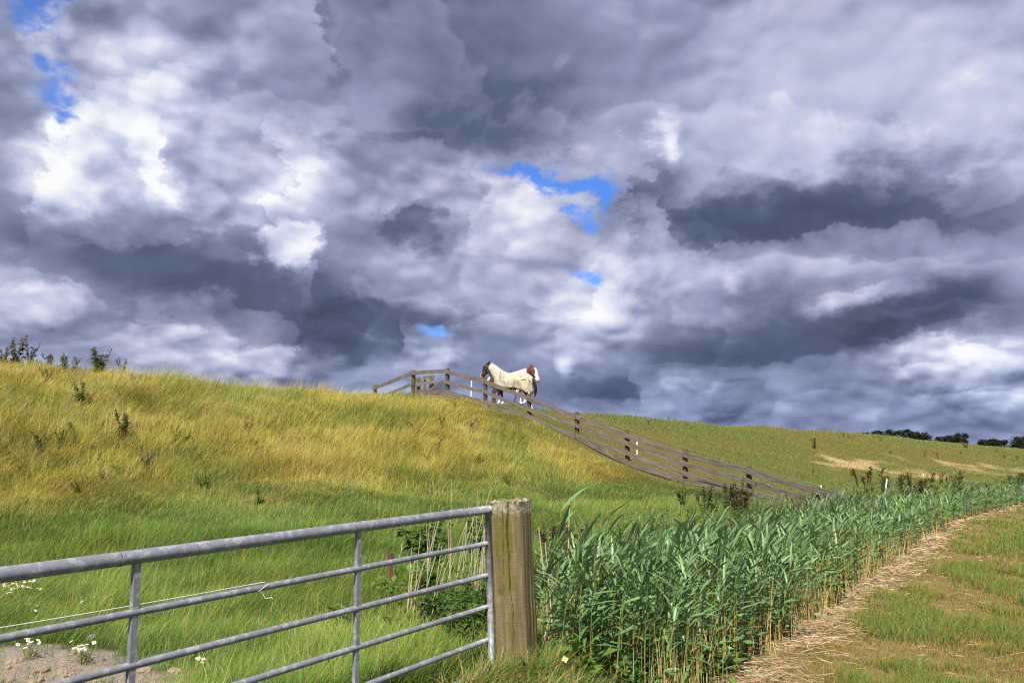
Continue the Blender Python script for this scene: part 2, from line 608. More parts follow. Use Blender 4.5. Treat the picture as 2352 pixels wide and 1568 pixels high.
def zones(x, y):
    """fraction of dry golden grass, of fresh green, mown or not"""
    n, s = dike(x, y)
    r, q = ditch(x, y)
    fx = (x + 2.65) * 0.774 + (y - 34) * 0.634       # signed distance past the board fence line
    fenced = smooth(fx, -0.3, 0.3)                   # 1 on the far, grazed side
    big = fbm(x / 4.0 + 3, y / 4.0, 4) - 0.5
    med = fbm(x / 1.1, y / 1.1 + 9, 4) - 0.5
    gold = smooth(n + big * 6.0, 12.6, 9.0) * (1 - 0.75 * smooth(n + big * 1.5, 1.5, 0.1))
    gold = np.clip(gold * (0.86 + med * 1.3 + big * 0.8), 0, 1)
    mown = smooth(r + med * 0.3, 0.15, -0.15) * smooth(q, S_POST - 0.6, S_POST + 0.4)
    mown = np.where((r < 0), np.maximum(mown, smooth(x - 0.4, 0.0, 0.5)), mown)
    return n, r, q, fenced, gold, mown, big, med


def build_ground():
    nx_, ny_ = 620, 620
    u = np.linspace(-math.asinh(3200 / 14.0), math.asinh(3200 / 14.0), nx_)
    X = 14.0 * np.sinh(u)
    v = np.linspace(-math.asinh(60 / 12.0), math.asinh(4000 / 12.0), ny_)
    Y = 9.0 + 12.0 * np.sinh(v)
    x, y = np.meshgrid(X, Y, indexing='ij')
    x = x.ravel(); y = y.ravel()
    z = terrain(x, y)
    idx = np.arange(nx_ * ny_).reshape(nx_, ny_)
    F = np.stack([idx[:-1, :-1], idx[1:, :-1], idx[1:, 1:], idx[:-1, 1:]], -1).reshape(-1, 4)
    n, r, q, fenced, gold, mown, big, med = zones(x, y)
    green = np.array([0.060, 0.082, 0.020]); dry = np.array([0.20, 0.135, 0.030])
    graze = np.array([0.125, 0.120, 0.030]); thatch = np.array([0.260, 0.195, 0.085]); soil = np.array([0.36, 0.295, 0.240])
    hay = np.array([0.42, 0.32, 0.15])
    c = green + (dry - green) * gold[:, None]
    c = c + (graze - c) * (fenced * smooth(n, 19, 15))[:, None]
    c = c + (hay - c) * (hay_mask(x, y) * fenced)[:, None]
    grn = smooth(med + big, 0.0, 0.18)
    mcol = thatch + (np.array([0.125, 0.125, 0.035]) - thatch) * (0.20 + 0.80 * np.clip(grn * smooth(-r, 0.6, 2.0), 0, 1))[:, None]
    c = c + (mcol - c) * mown[:, None]
    mud = np.array([0.05, 0.04, 0.025])
    c = c + (mud - c) * (smooth(q, S_POST, S_POST + 1) * smooth(r, 0.2, 0.8) * smooth(r, 4.6, 4.0))[:, None]
    c = c + (soil - c) * soil_mask(x, y)[:, None]
    me = np_mesh('ground', np.stack([x, y, z], -1), F, ground_mat(), c, smooth=True)
    tag(link('ground', me), kind='structure')


build_ground()


# ------------------------------------------------------------------ grass
def blades(x, y, z, h, w, lean_az, lean, face, cols_base, cols_tip, seg=3):
    """curved tapering blades; every array has one entry per blade"""
    N = len(x)
    ts = np.linspace(0, 1, seg + 1)
    V = np.zeros((N, 2 * seg + 1, 3)); C = np.zeros((N, 2 * seg + 1, 3))
    lx, ly = np.cos(lean_az), np.sin(lean_az)
    sx, sy = np.cos(face), np.sin(face)
    for i, t in enumerate(ts):
        off = lean * h * t ** 1.6
        px = x + lx * off; py = y + ly * off
        pz = z + h * t * np.sqrt(np.maximum(0.12, 1 - (lean * t * 0.75) ** 2))
        hw = w * 0.5 * (1 - t ** 1.5)
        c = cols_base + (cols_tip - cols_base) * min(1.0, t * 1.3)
        if i < seg:
            V[:, 2 * i] = np.stack([px - sx * hw, py - sy * hw, pz], -1)
            V[:, 2 * i + 1] = np.stack([px + sx * hw, py + sy * hw, pz], -1)
            C[:, 2 * i] = c; C[:, 2 * i + 1] = c
        else:
            V[:, 2 * i] = np.stack([px, py, pz], -1); C[:, 2 * i] = c
    tri = []
    for i in range(seg - 1):
        a = 2 * i
        tri += [(a, a + 1, a + 3), (a, a + 3, a + 2)]
    tri.append((2 * seg - 2, 2 * seg - 1, 2 * seg))
    tri = np.array(tri)
    F = (tri[None] + (np.arange(N) * (2 * seg + 1))[:, None, None]).reshape(-1, 3)
    return V.reshape(-1, 3), F, C.reshape(-1, 3)


WIND = 0.25      # radians: the wind blows towards +x, a little away from the camera


def scatter(N, d0, d1, a0=-0.70, a1=0.62):
    """random points in a fan in front of the viewpoint, sparser farther off"""
    th = rng.uniform(a0, a1, N)
    d = d0 * (d1 / d0) ** rng.random(N)
    return d * np.sin(th), d * np.cos(th), d


def pick(mask, *arrs):
    return [a[mask] for a in arrs]


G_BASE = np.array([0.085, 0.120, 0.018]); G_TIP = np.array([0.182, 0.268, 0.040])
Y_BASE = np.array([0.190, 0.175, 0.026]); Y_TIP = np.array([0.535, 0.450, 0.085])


def jitter(c, N, amt=0.18):
    k = 1 + rng.normal(0, amt, (N, 1))
    hue = 1 + rng.normal(0, amt * 0.4, (N, 3))
    return np.clip(c * k * hue, 0.004, 0.9)


def build_meadow():
    x, y, d = scatter(930000, 4.6, 62.0)
    n, r, q, fenced, gold, mown, big, med = zones(x, y)
    keep = (n > -3.2) & (fenced < 0.5) & (mown < 0.5) & ~((r > -0.1) & (r < 3.9) & (x > 0.30)) & ~((r > -0.1) & (r < 3.9) & (q > S_POST + 1.2)) & (rng.random(len(x)) > soil_mask(x, y) * 0.93)
    keep &= ~((r < 0.2) & (q < S_POST + 0.4) & (y < 5.2))
    x, y, d, n, gold, big, med, r, q = pick(keep, x, y, d, n, gold, big, med, r, q)
    N = len(x)
    z = terrain(x, y) - 0.01
    isg = rng.random(N) < np.clip(gold * 0.92 + 0.05, 0, 1)
    fx = (x + 2.65) * 0.774 + (y - 34) * 0.634
    byfence = smooth(-fx, 3.6, 1.2)
    far = np.clip(d / 12.0, 0.8, 4.0)
    tuft = fbm(x / 0.45, y / 0.45, 3)
    lush = smooth(fbm(x / 1.6 + 31, y / 1.6, 3), 0.35, 0.65)
    h = np.where(isg, rng.uniform(0.28, 0.62, N), rng.uniform(0.14, 0.42, N)) * (0.28 + 1.25 * tuft)
    slope_low = smooth(n, 9.5, 11.5) * smooth(n, 15.5, 13.5)       # shorter strip at the foot of the dike
    h *= (1 - 0.45 * slope_low) * (0.7 + 0.5 * lush) * (1 - 0.68 * byfence) * (1 - 0.6 * smooth(n, 1.8, -0.3))
    h *= 1 - 0.30 * smooth(n, 12, 17)
    g_ = ((x + 0.165) - (y - 5.8) * 0.6265) / 1.18         # the road side of the gate is shorter
    h *= np.where((g_ > -0.22) & (x < 0.0), 0.42, 1.0)
    h *= 1 - 0.6 * smooth(np.exp(-((x + 2.9) / 1.3) ** 2 - ((y - 5.6) / 0.9) ** 2), 0.2, 0.8)
    w = np.where(isg, 0.0040, 0.0046) * far * rng.uniform(0.7, 1.4, N)
    tall = rng.random(N) < 0.006 + 0.028 * gold
    h = np.where(tall, h * 1.5 + 0.08, h); w = np.where(tall, w * 0.6, w)
    az = WIND + rng.normal(0, 0.95, N) + (fbm(x / 1.3, y / 1.3, 3) - 0.5) * 4.6
    lean = np.clip(rng.normal(0.52, 0.34, N) + 0.5 * smooth(fbm(x / 1.1 + 77, y / 1.1, 3), 0.52, 0.68), 0.03, 1.25)
    face = rng.uniform(-0.7, 0.7, N)
    cb = np.where(isg[:, None], Y_BASE, G_BASE); ct = np.where(isg[:, None], Y_TIP, G_TIP)
    tone = (0.80 + 0.45 * fbm(x / 0.8 + 5, y / 0.8, 3))[:, None]
    ct = ct * tone; cb = cb * tone
    patch = smooth(fbm(x / 2.0 - 8, y / 2.0 + 3, 3), 0.46, 0.62)[:, None]
    ct = ct * (1 + patch * (np.array([0.62, 0.82, 0.75]) - 1))
    fl = smooth(fbm(x / 0.9 + 18, y / 0.9 + 33, 3), 0.55, 0.68)[:, None] * smooth(n, 16, 11)[:, None]
    ct = ct * (1 + fl * (np.array([1.18, 1.08, 1.5]) - 1))
    low_field = smooth(n, 11, 17)[:, None]
    ct = ct * (1 + low_field * (np.array([0.92, 1.06, 1.1]) - 1))
    odd = rng.random(N)
    ct = np.where((odd < 0.03 + 0.08 * gold)[:, None], np.array([0.56, 0.47, 0.20]), ct); ct = np.where(tall[:, None], np.array([0.58, 0.48, 0.24]), ct); cb = np.where((odd < 0.06)[:, None], np.array([0.40, 0.31, 0.11]), cb)
    ct = np.where(((odd > 0.90) & ~isg)[:, None], np.array([0.29, 0.36, 0.10]), ct)
    cb = jitter(cb, N, 0.28); ct = jitter(ct, N, 0.28)
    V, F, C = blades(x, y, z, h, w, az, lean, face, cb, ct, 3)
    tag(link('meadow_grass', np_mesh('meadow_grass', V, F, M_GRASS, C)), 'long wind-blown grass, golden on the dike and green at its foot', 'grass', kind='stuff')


def build_grazed():
    """short turf on the far part of the dike, behind the board fence"""
    x, y, d = scatter(210000, 22.0, 170.0, 0.0, 0.72)
    n, r, q, fenced, gold, mown, big, med = zones(x, y)
    keep = (fenced >= 0.5) & (n > -4) & (r > 3.6)
    x, y, d, n, big, med = pick(keep, x, y, d, n, big, med)
    N = len(x)
    z = terrain(x, y) - 0.01
    hm = hay_mask(x, y)
    grn = smooth(fbm(x / 5.5 + 70, y / 5.5, 4) + smooth(n, 8, 14) * 0.16, 0.43, 0.57)
    h = rng.uniform(0.03, 0.09, N) * (0.6 + grn * 1.0 + 0.7 * fbm(x, y, 3)) * np.clip(d / 40, 0.8, 1.1)
    w = 0.010 * np.clip(d / 25.0, 0.8, 5) * rng.uniform(0.7, 1.4, N)
    ish = rng.random(N) < hm
    isg = rng.random(N) < (0.25 + 0.65 * grn)
    cb = np.where(isg[:, None], [0.105, 0.150, 0.030], [0.220, 0.180, 0.035])
    ct = np.where(isg[:, None], [0.195, 0.265, 0.062], [0.400, 0.310, 0.072])
    ct = np.where(ish[:, None], [0.560, 0.420, 0.200], ct); cb = np.where(ish[:, None], [0.40, 0.30, 0.13], cb)
    V, F, C = blades(x, y, z, h, w, WIND + rng.normal(0, 0.9, N), np.clip(rng.normal(0.6, 0.3, N), 0, 1.1), rng.uniform(-0.7, 0.7, N),
                     jitter(cb, N, 0.2), jitter(ct, N, 0.2), 2)
    tag(link('grazed_turf', np_mesh('grazed_turf', V, F, M_GRASS, C)), 'short olive turf with pale hay patches on the far dike slope', 'grass', kind='stuff')


def build_verge():
    x, y, d = scatter(600000, 4.2, 45.0, 0.0, 0.76)
    n, r, q, fenced, gold, mown, big, med = zones(x, y)
    keep = (r < 0.05) & (x > 0.2)
    x, y, d, r, big, med = pick(keep, x, y, d, r, big, med)
    N = len(x)
    gz = terrain(x, y)
    grn = smooth(fbm(x / 0.62 + 11, y / 0.62, 4) + (fbm(x / 0.25, y / 0.25 + 8, 3) - 0.5) * 0.5 + (fbm(x / 2.7 + 60, y / 2.7, 2) - 0.5) * 0.3 + smooth(-r, 0.6, 2.6) * 0.10 - smooth(-r, 0.8, 0.1) * 0.12, 0.36, 0.64)
    k = rng.random(N) < (0.55 + 0.45 * grn) * smooth(-r, 0.05, 0.45)
    x, y, d, r, gz, grn, med = pick(k, x, y, d, r, gz, grn, med)
    N = len(x)
    h = rng.uniform(0.03, 0.11, N) * (0.5 + 1.1 * grn)
    w = 0.0042 * np.clip(d / 8, 0.8, 4.5) * rng.uniform(0.7, 1.4, N)
    isg = rng.random(N) < 0.12 + 0.75 * grn
    cb = np.where(isg[:, None], [0.085, 0.130, 0.024], [0.24, 0.165, 0.05]); ct = np.where(isg[:, None], [0.205, 0.290, 0.048], [0.41, 0.295, 0.085])
    V, F, C = blades(x, y, gz - 0.005, h, w, rng.uniform(-2, 2, N), np.clip(rng.normal(0.5, 0.3, N), 0, 1.1), rng.uniform(-0.8, 0.8, N), jitter(cb, N, .2), jitter(ct, N, .2), 2)
    tag(link('mown_verge_grass', np_mesh('mown_verge_grass', V, F, M_GRASS, C)), 'short mown grass growing in patches along the roadside verge', 'grass', kind='stuff')


def build_straw():
    """cut dry stalks lying in a swath along the reed edge and thinly over the verge"""
    N = 150000
    x, y, d = scatter(N, 4.2, 45.0, 0.02, 0.76)
    r, q = ditch(x, y)
    dens = 0.95 * np.exp(-((r + 0.12) / 0.24) ** 2) * (0.45 + 1.1 * smooth(fbm(x / 0.7 + 3, y / 0.7, 3), 0.35, 0.6)) + 0.05 * smooth(r, 0.2, -0.2) * smooth(fbm(x / 0.9, y / 0.9 + 40, 3), 0.40, 0.62) + 0.05
    keep = (rng.random(N) < dens) & (r < 0.45) & (q > S_POST - 1.2)
    x, y, d, r = pick(keep, x, y, d, r)
    N = len(x)
    z = terrain(x, y) + rng.uniform(0.0, 0.10, N) * np.exp(-((r + 0.2) / 0.40) ** 2) * smooth(fbm(x / 0.7 + 3, y / 0.7, 3), 0.3, 0.6) + 0.006
    L = rng.uniform(0.03, 0.13, N) * np.where(rng.random(N) < 0.04, 2.6, 1)
    w = 0.0028 * np.clip(d / 7, 0.8, 5) * rng.uniform(0.6, 1.6, N)
    a = rng.uniform(0, 2 * np.pi, N); pit = rng.normal(0.03, 0.16, N)
    dx, dy = np.cos(a), np.sin(a)
    e0 = np.stack([x, y, z], -1); e1 = e0 + np.stack([dx * L, dy * L, L * pit], -1)
    s = np.stack([-dy, dx, rng.normal(0, 0.6, N)], -1); s /= np.linalg.norm(s, axis=1, keepdims=True)
    up = np.array([0, 0, 1.0])
    hw = (w / 2)[:, None]
    V = np.stack([e0 - s * hw, e0 + s * hw, e0 + up * hw * 1.2, e1 - s * hw, e1 + s * hw, e1 + up * hw * 1.2], 1)
    tri = np.array([(0, 3, 5), (0, 5, 2), (1, 2, 5), (1, 5, 4)])
    F = (tri[None] + (np.arange(N) * 6)[:, None, None]).reshape(-1, 3)
    base = np.array([[0.47, 0.34, 0.19], [0.38, 0.26, 0.14], [0.60, 0.48, 0.30], [0.27, 0.17, 0.10]])[rng.integers(0, 4, N)]
    C = np.repeat(jitter(base, N, 0.15)[:, None], 6, 1)
    tag(link('cut_straw', np_mesh('cut_straw', V.reshape(-1, 3), F, M_STRAW, C.reshape(-1, 3))), 'dry cut stalks lying in a swath along the reeds', 'straw', kind='stuff')


build_meadow(); build_grazed(); build_verge(); build_straw()


# ------------------------------------------------------------------ reeds
def reed_template(r_, height=1.5, leaves=9, bare=0.25, dry=0.0, big=1.0):
    """one reed: arrays for the stem and for the leaves (V, F, C each)"""
    segs = 6
    bend = r_.uniform(0.03, 0.26); baz = WIND + r_.normal(0, 0.35)
    def spine(t):
        off = bend * height * t ** 2.0
        return np.array([math.cos(baz) * off, math.sin(baz) * off, height * t * (1 - 0.12 * bend * t)])
    V, C = [], []
    for i in range(segs + 1):
        t = i / segs
        p = spine(t); rad = 0.0056 * big * (1 - 0.75 * t)
        low = np.array([0.62, 0.51, 0.16]); hi = np.array([0.280, 0.370, 0.085])
        c = low + (hi - low) * min(1, max(0, (t - 0.12) / 0.35))
        if r_.random() < dry: c = np.array([0.6, 0.48, 0.26])
        for k in range(3):
            w = 2 * math.pi * k / 3
            V.append(p + np.array([math.cos(w) * rad, math.sin(w) * rad, 0])); C.append(c)
    F = []
    for i in range(segs):
        for k in range(3):
            a, b = i * 3 + k, i * 3 + (k + 1) % 3
            F += [(a, b, b + 3), (a, b + 3, a + 3)]
    stem = (np.array(V), np.array(F), np.array(C))
    V, F, C = [], [], []
    for j in range(leaves):
        t = bare + (1 - bare) * (j + 0.5 + r_.uniform(-.3, .3)) / leaves
        t = min(t, 0.99)
        base = spine(t)
        az = baz + (r_.normal(0, 0.75) if r_.random() < 0.72 else r_.uniform(-3.1, 3.1))
        L = r_.uniform(0.20, 0.42) * (1 - 0.35 * abs(t - 0.6)) * big
        wd = r_.uniform(0.026, 0.042) * big
        pitch = r_.uniform(0.25, 1.15) + 0.9 * (t - 0.6)
        curl = r_.uniform(0.05, 0.9)
        col_ = (np.array([0.098, 0.210, 0.064]) + np.array([0.058, 0.056, 0.036]) * min(1, max(0, (t - 0.45) / 0.4))) * r_.uniform(0.75, 1.3) * np.array([r_.uniform(.85, 1.2), 1, r_.uniform(.85, 1.2)])  # self-shading low and sky sheen high, put into the leaf colour
        if r_.random() < 0.035 + dry: col_ = np.array([0.55, 0.40, 0.14]) * r_.uniform(.7, 1.1)
        p = base.copy(); b0 = len(V)
        S = 5
        hx, hy = math.cos(az), math.sin(az)
        tw = r_.uniform(-0.9, 0.9)
        for i in range(S + 1):
            s = i / S
            half = wd * 0.5 * (math.sin(math.pi * min(1, s * 0.86 + 0.14)) ** 0.8 if s < 1 else 0.0)
            side = np.array([-hy * math.cos(tw), hx * math.cos(tw), math.sin(tw)])
            if i < S:
                V += [p - side * half, p + np.array([0, 0, -half * 0.35]), p + side * half]; C += [col_] * 3
            else:
                V.append(p); C.append(col_)
            a = pitch - curl * s
            p = p + np.array([hx * math.cos(a), hy * math.cos(a), math.sin(a)]) * (L / S)
        for i in range(S - 1):
            a = b0 + 3 * i
            F += [(a, a + 1, a + 4), (a, a + 4, a + 3), (a + 1, a + 2, a + 5), (a + 1, a + 5, a + 4)]
        a = b0 + 3 * (S - 1)
        F += [(a, a + 1, b0 + 3 * S), (a + 1, a + 2, b0 + 3 * S)]
    return stem, (np.array(V), np.array(F), np.array(C))


rr = np.random.default_rng(11)
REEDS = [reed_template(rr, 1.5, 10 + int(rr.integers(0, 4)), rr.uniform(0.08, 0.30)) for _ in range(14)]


def merge(parts):
    V, F, C, b = [], [], [], 0
    for v, f, c in parts:
        V.append(v); F.append(f + b); C.append(c); b += len(v)
    return np.concatenate(V), np.concatenate(F), np.concatenate(C)


def reed_top(x, y, r, q):
    """height of the reeds: they stand about a metre over the road, a little less far away"""
    return (1.04 - 0.08 * smooth(q, 14, 11) + 0.20 * np.exp(-((q - 9.9) / 1.3) ** 2) - 0.185 * np.clip(r, 0, 4.5) * smooth(q, 26, 14) - 0.15 * np.clip(r, 0, 4) * smooth(q, 14, 26) - 0.10 * smooth(q, 12.5, 15) - 0.18 * smooth(q, 15, 32)) + 0.42 * (fbm(x / 1.1 + 5, y / 1.1, 3) - 0.5)


_vl = np.concatenate([[0], np.cumsum([math.hypot(VERGE[i + 1][0] - VERGE[i][0], VERGE[i + 1][1] - VERGE[i][1]) for i in range(len(VERGE) - 1)])])


def build_reeds():
    # candidate spots along the ditch
    N = 60000
    x, y, d = scatter(N, 5.0, 130.0, -0.22, 0.70)
    r, q = ditch(x, y)
    wig = (fbm(x / 1.0, y / 1.0, 3) - 0.5)
    keep = (r > 0.02 + wig * 0.25) & (r < 4.5 + wig * 0.9) & (q > S_POST - 1.35 + np.where(r > 1.5, 0.9, 0.0) + np.where(r > 2.2, 1.1, 0.0))
    # the end of the bed beside the post stays open
    keep &= (x > 0.030 * y + 0.02) | ((y > 9.6) & (rng.random(len(x)) < 0.35))
    keep &= ~((y < 5.75) & (x < 0.30 + (5.75 - y) * 1.2))
    x, y, d, r, q = pick(keep, x, y, d, r, q)
    # thin out: about 46 stems per square metre near, fewer far away
    dens = np.where(d < 7.5, 105, np.where(d < 9, 82, np.where(d < 16, 38, np.where(d < 28, 15, 6))))
    have = N / (math.log(130 / 5.0) * 0.92 * d * d)
    k = rng.random(len(x)) < dens / have
    x, y, d, r, q = pick(k, x, y, d, r, q)
    order = np.argsort(d + 1.2 * np.maximum(r, 0))
    x, y, d, r, q = (a[order] for a in (x, y, d, r, q))
    z = terrain(x, y) - 0.03
    H = np.maximum(0.45, reed_top(x, y, r, q) - z) * rng.uniform(0.72, 1.08, len(x)) * (0.86 + 0.14 * smooth(r, 0.0, 0.6))
    yaw = rng.normal(0, 0.35, len(x))
    which = rng.integers(0, len(REEDS), len(x))
    FRONT = 220
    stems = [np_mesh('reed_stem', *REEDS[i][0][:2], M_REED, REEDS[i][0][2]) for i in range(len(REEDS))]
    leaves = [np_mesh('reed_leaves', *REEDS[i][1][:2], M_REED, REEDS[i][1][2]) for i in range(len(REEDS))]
    for i in range(min(FRONT, len(x))):
        o = link('reed', stems[which[i]], None, (x[i], y[i], z[i]), (0, 0, yaw[i]))
        s = H[i] / 1.5
        o.scale = (s, s, s)
        tag(o, 'blue-green reed with yellow stem at the near end of the reed bed', 'reed', 'front reeds of the ditch')
        link('foliage', leaves[which[i]], o)
    parts = []
    for w in range(len(REEDS)):
        sel = np.where(which[FRONT:] == w)[0] + FRONT
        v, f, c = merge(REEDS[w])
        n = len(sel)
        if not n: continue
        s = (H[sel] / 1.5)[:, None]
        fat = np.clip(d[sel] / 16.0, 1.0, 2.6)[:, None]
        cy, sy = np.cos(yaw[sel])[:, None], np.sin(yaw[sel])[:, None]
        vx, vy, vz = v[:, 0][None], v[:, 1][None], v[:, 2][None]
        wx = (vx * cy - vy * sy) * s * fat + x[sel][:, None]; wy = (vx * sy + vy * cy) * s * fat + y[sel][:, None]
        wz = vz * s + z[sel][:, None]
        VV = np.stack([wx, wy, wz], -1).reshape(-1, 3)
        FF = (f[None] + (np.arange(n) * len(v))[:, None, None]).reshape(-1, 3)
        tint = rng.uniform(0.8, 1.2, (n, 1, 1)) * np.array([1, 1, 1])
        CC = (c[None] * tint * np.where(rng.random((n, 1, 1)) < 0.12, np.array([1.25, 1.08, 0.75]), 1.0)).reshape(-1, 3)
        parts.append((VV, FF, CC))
    # bare straw-coloured stems along the front edge
    nb = 1500
    qx = S_POST - 1.2 + 24 * rng.random(nb) ** 1.7
    i0 = np.clip(np.searchsorted(_vl, qx) - 1, 0, len(VERGE) - 2)
    P0 = np.array(VERGE)[i0]; P1 = np.array(VERGE)[i0 + 1]
    dv = P1 - P0; ln = np.linalg.norm(dv, axis=1)
    tt = (qx - _vl[i0]) / ln
    off = np.abs(rng.normal(0.12, 0.22, nb))
    bx = P0[:, 0] + dv[:, 0] * tt - dv[:, 1] / ln * off; by = P0[:, 1] + dv[:, 1] * tt + dv[:, 0] / ln * off
    clump = rng.random(nb) < smooth(fbm(bx / 0.6 + 5, by / 0.6, 3), 0.42, 0.6)
    bx, by = bx[clump], by[clump]; nb = len(bx)
    bd = np.hypot(bx, by)
    cc = np.array([0.54, 0.43, 0.17]) * rng.uniform(0.45, 1.15, (nb, 1))
    parts.append(blades(bx, by, terrain(bx, by) - 0.02, rng.uniform(0.15, 0.65, nb) * smooth(bd, 26, 8), 0.009 * np.clip(bd / 9, 0.8, 2), WIND + rng.normal(0, 1.2, nb), np.abs(rng.normal(0.1, 0.14, nb)), rng.uniform(-0.7, 0.7, nb), cc, cc, 3))
    V, F, C = merge(parts)
    tag(link('reed_bed', np_mesh('reed_bed', V, F, M_REED, C)), 'dense blue-green reeds filling the ditch and leaning in the wind', 'reeds', kind='stuff')
    print('reeds', len(x))


build_reeds()


# a few tall reeds that stick out beside the post, and the pale dry stalks of last year
def tall_reed(px, py_top, depth, label, seed, leaves=6):
    r_ = np.random.default_rng(seed)
    top = at(px, py_top, depth)
    g = ground_z(top.x, top.y)
    h = top.z - g
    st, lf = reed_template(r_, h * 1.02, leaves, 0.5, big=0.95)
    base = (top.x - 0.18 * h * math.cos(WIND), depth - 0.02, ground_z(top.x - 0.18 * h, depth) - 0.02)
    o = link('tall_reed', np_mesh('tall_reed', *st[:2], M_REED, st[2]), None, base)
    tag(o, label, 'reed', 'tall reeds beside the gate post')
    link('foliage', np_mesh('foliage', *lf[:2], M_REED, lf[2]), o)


tall_reed(1335, 1160, 6.6, 'tallest reed with one broad upright leaf right of the wooden post', 3, 7)
tall_reed(1275, 1215, 6.4, 'tall reed standing closest to the right side of the wooden post', 5, 7)
tall_reed(1405, 1185, 6.9, 'tall reed with a long slanting leaf, second clump right of the post', 8, 7)


def dry_stalk(p, h, tilt, az, name='dry_stalk', rad=0.0036):
    m = MB()
    pts = []
    for i in range(6):
        t = i / 5
        pts.append(Vector((math.cos(az) * tilt * h * t ** 1.4, math.sin(az) * tilt * h * t ** 1.4, h * t)))
    m.tube(pts, [rad * (1 - 0.5 * i / 5) for i in range(6)], 4)
    return link(name, m.mesh(name, M_DRY), None, p)


def build_dry_mat():
    m = new_mat('bleached_stalks')
    p = obj_co()
    f = NX.noise(NX.vm('MULTIPLY', p, (30, 30, 6)), 1.0, 3.0)
    return finish(m, NX.mix(f, (0.72, 0.64, 0.48), (0.50, 0.40, 0.24)), 0.7, 0.2)


M_DRY = build_dry_mat()
r5 = np.random.default_rng(21)
for i in range(36):
    px = r5.uniform(975, 1128); dep = r5.uniform(8.6, 10.2)
    if i < 12:
        px = r5.uniform(935, 1010); dep = r5.uniform(7.4, 8.2)
    b = at(px, 1300, dep); b.z = ground_z(b.x, b.y) - 0.03
    h = r5.uniform(0.55, 1.25) if i >= 12 else r5.uniform(0.45, 0.8)
    o = dry_stalk(b, h, r5.uniform(-0.05, 0.30), WIND + r5.normal(0, 0.5))
    tag(o, 'bleached dry reed stalk behind the right end of the metal gate', 'dry reed', 'dry stalks behind the gate')
for k, (px, py, dep, az) in enumerate([(1243, 1205, 6.5, 2.7), (1282, 1150, 6.7, 1.2), (1252, 1240, 6.35, 2.4), (1262, 1300, 6.9, 2.8), (1297, 1290, 6.6, 1.0)]):
    t = at(px, py, dep); g = ground_z(t.x, t.y)
    o = dry_stalk(Vector((t.x + 0.06, t.y, g - 0.02)), t.z - g, 0.09, az, rad=0.0052)
    tag(o, 'white dry reed stalk standing close against the right side of the wooden post', 'dry reed', 'dry stalks right of the post')
for k, (px, py, dep) in enumerate([(1455, 1240, 6.6), (1385, 1290, 6.5), (1490, 1370, 6.4), (1640, 1260, 7.5), (1300, 1400, 6.2)]):
    t = at(px, py, dep); g = ground_z(t.x, t.y)
    o = dry_stalk(Vector((t.x - 0.2, t.y, g - 0.02)), t.z - g, 0.25, WIND + r5.normal(0, .3), rad=0.005)
    tag(o, 'straw-coloured broken stalk leaning among the green front reeds', 'dry reed', 'dry stalks among the reeds')


# ------------------------------------------------------------------ gate post and metal gate
def post_mat():
    m = new_mat('weathered_oak')
    p = obj_co()
    grain = NX.noise(NX.vm('MULTIPLY', p, (34, 34, 1.6)), 1.0, 6.0, 0.6, 0.4)
    fine = NX.noise(NX.vm('MULTIPLY', p, (140, 140, 7)), 1.0, 4.0, 0.6)
    saw = NX.noise(NX.vm('MULTIPLY', p, (6, 6, 160)), 1.0, 2.0, 0.5)
    speck = NX.noise(p, 150.0, 2.0, 0.5)
    patch = NX.noise(p, 5.0, 4.0, 0.6)
    x, y, z = NX.split(p)
    c = NX.ramp(grain, [(0.25, (0.070, 0.053, 0.027)), (0.5, (0.160, 0.128, 0.064)), (0.75, (0.260, 0.215, 0.122))])
    moss = NX.step(patch + NX.m('ABSOLUTE', x + 0.0) * -2.2, 0.36, 0.52) * NX.step(z, 0.1, 0.5)
    c = NX.mix(moss * 0.75, c, (0.120, 0.120, 0.018))
    c = NX.mix(NX.step(speck, 0.62, 0.72, 0.0, 0.6), c, (0.42, 0.36, 0.20))
    crack = NX.step(fine, 0.36, 0.29)
    c = NX.mix(crack * 0.6, c, (0.035, 0.024, 0.012))
    top = NX.step(z, 1.13, 1.19)
    c = NX.mix(top * 0.7, c, NX.ramp(NX.noise(p, 30.0, 4.0), [(0.35, (0.05, 0.04, 0.025)), (0.6, (0.42, 0.40, 0.30))]))
    return finish(m, c, 0.85, 0.2, bump=grain * 0.5 + fine * 0.6 + saw * 0.25, bump_s=0.7, bump_d=0.012)


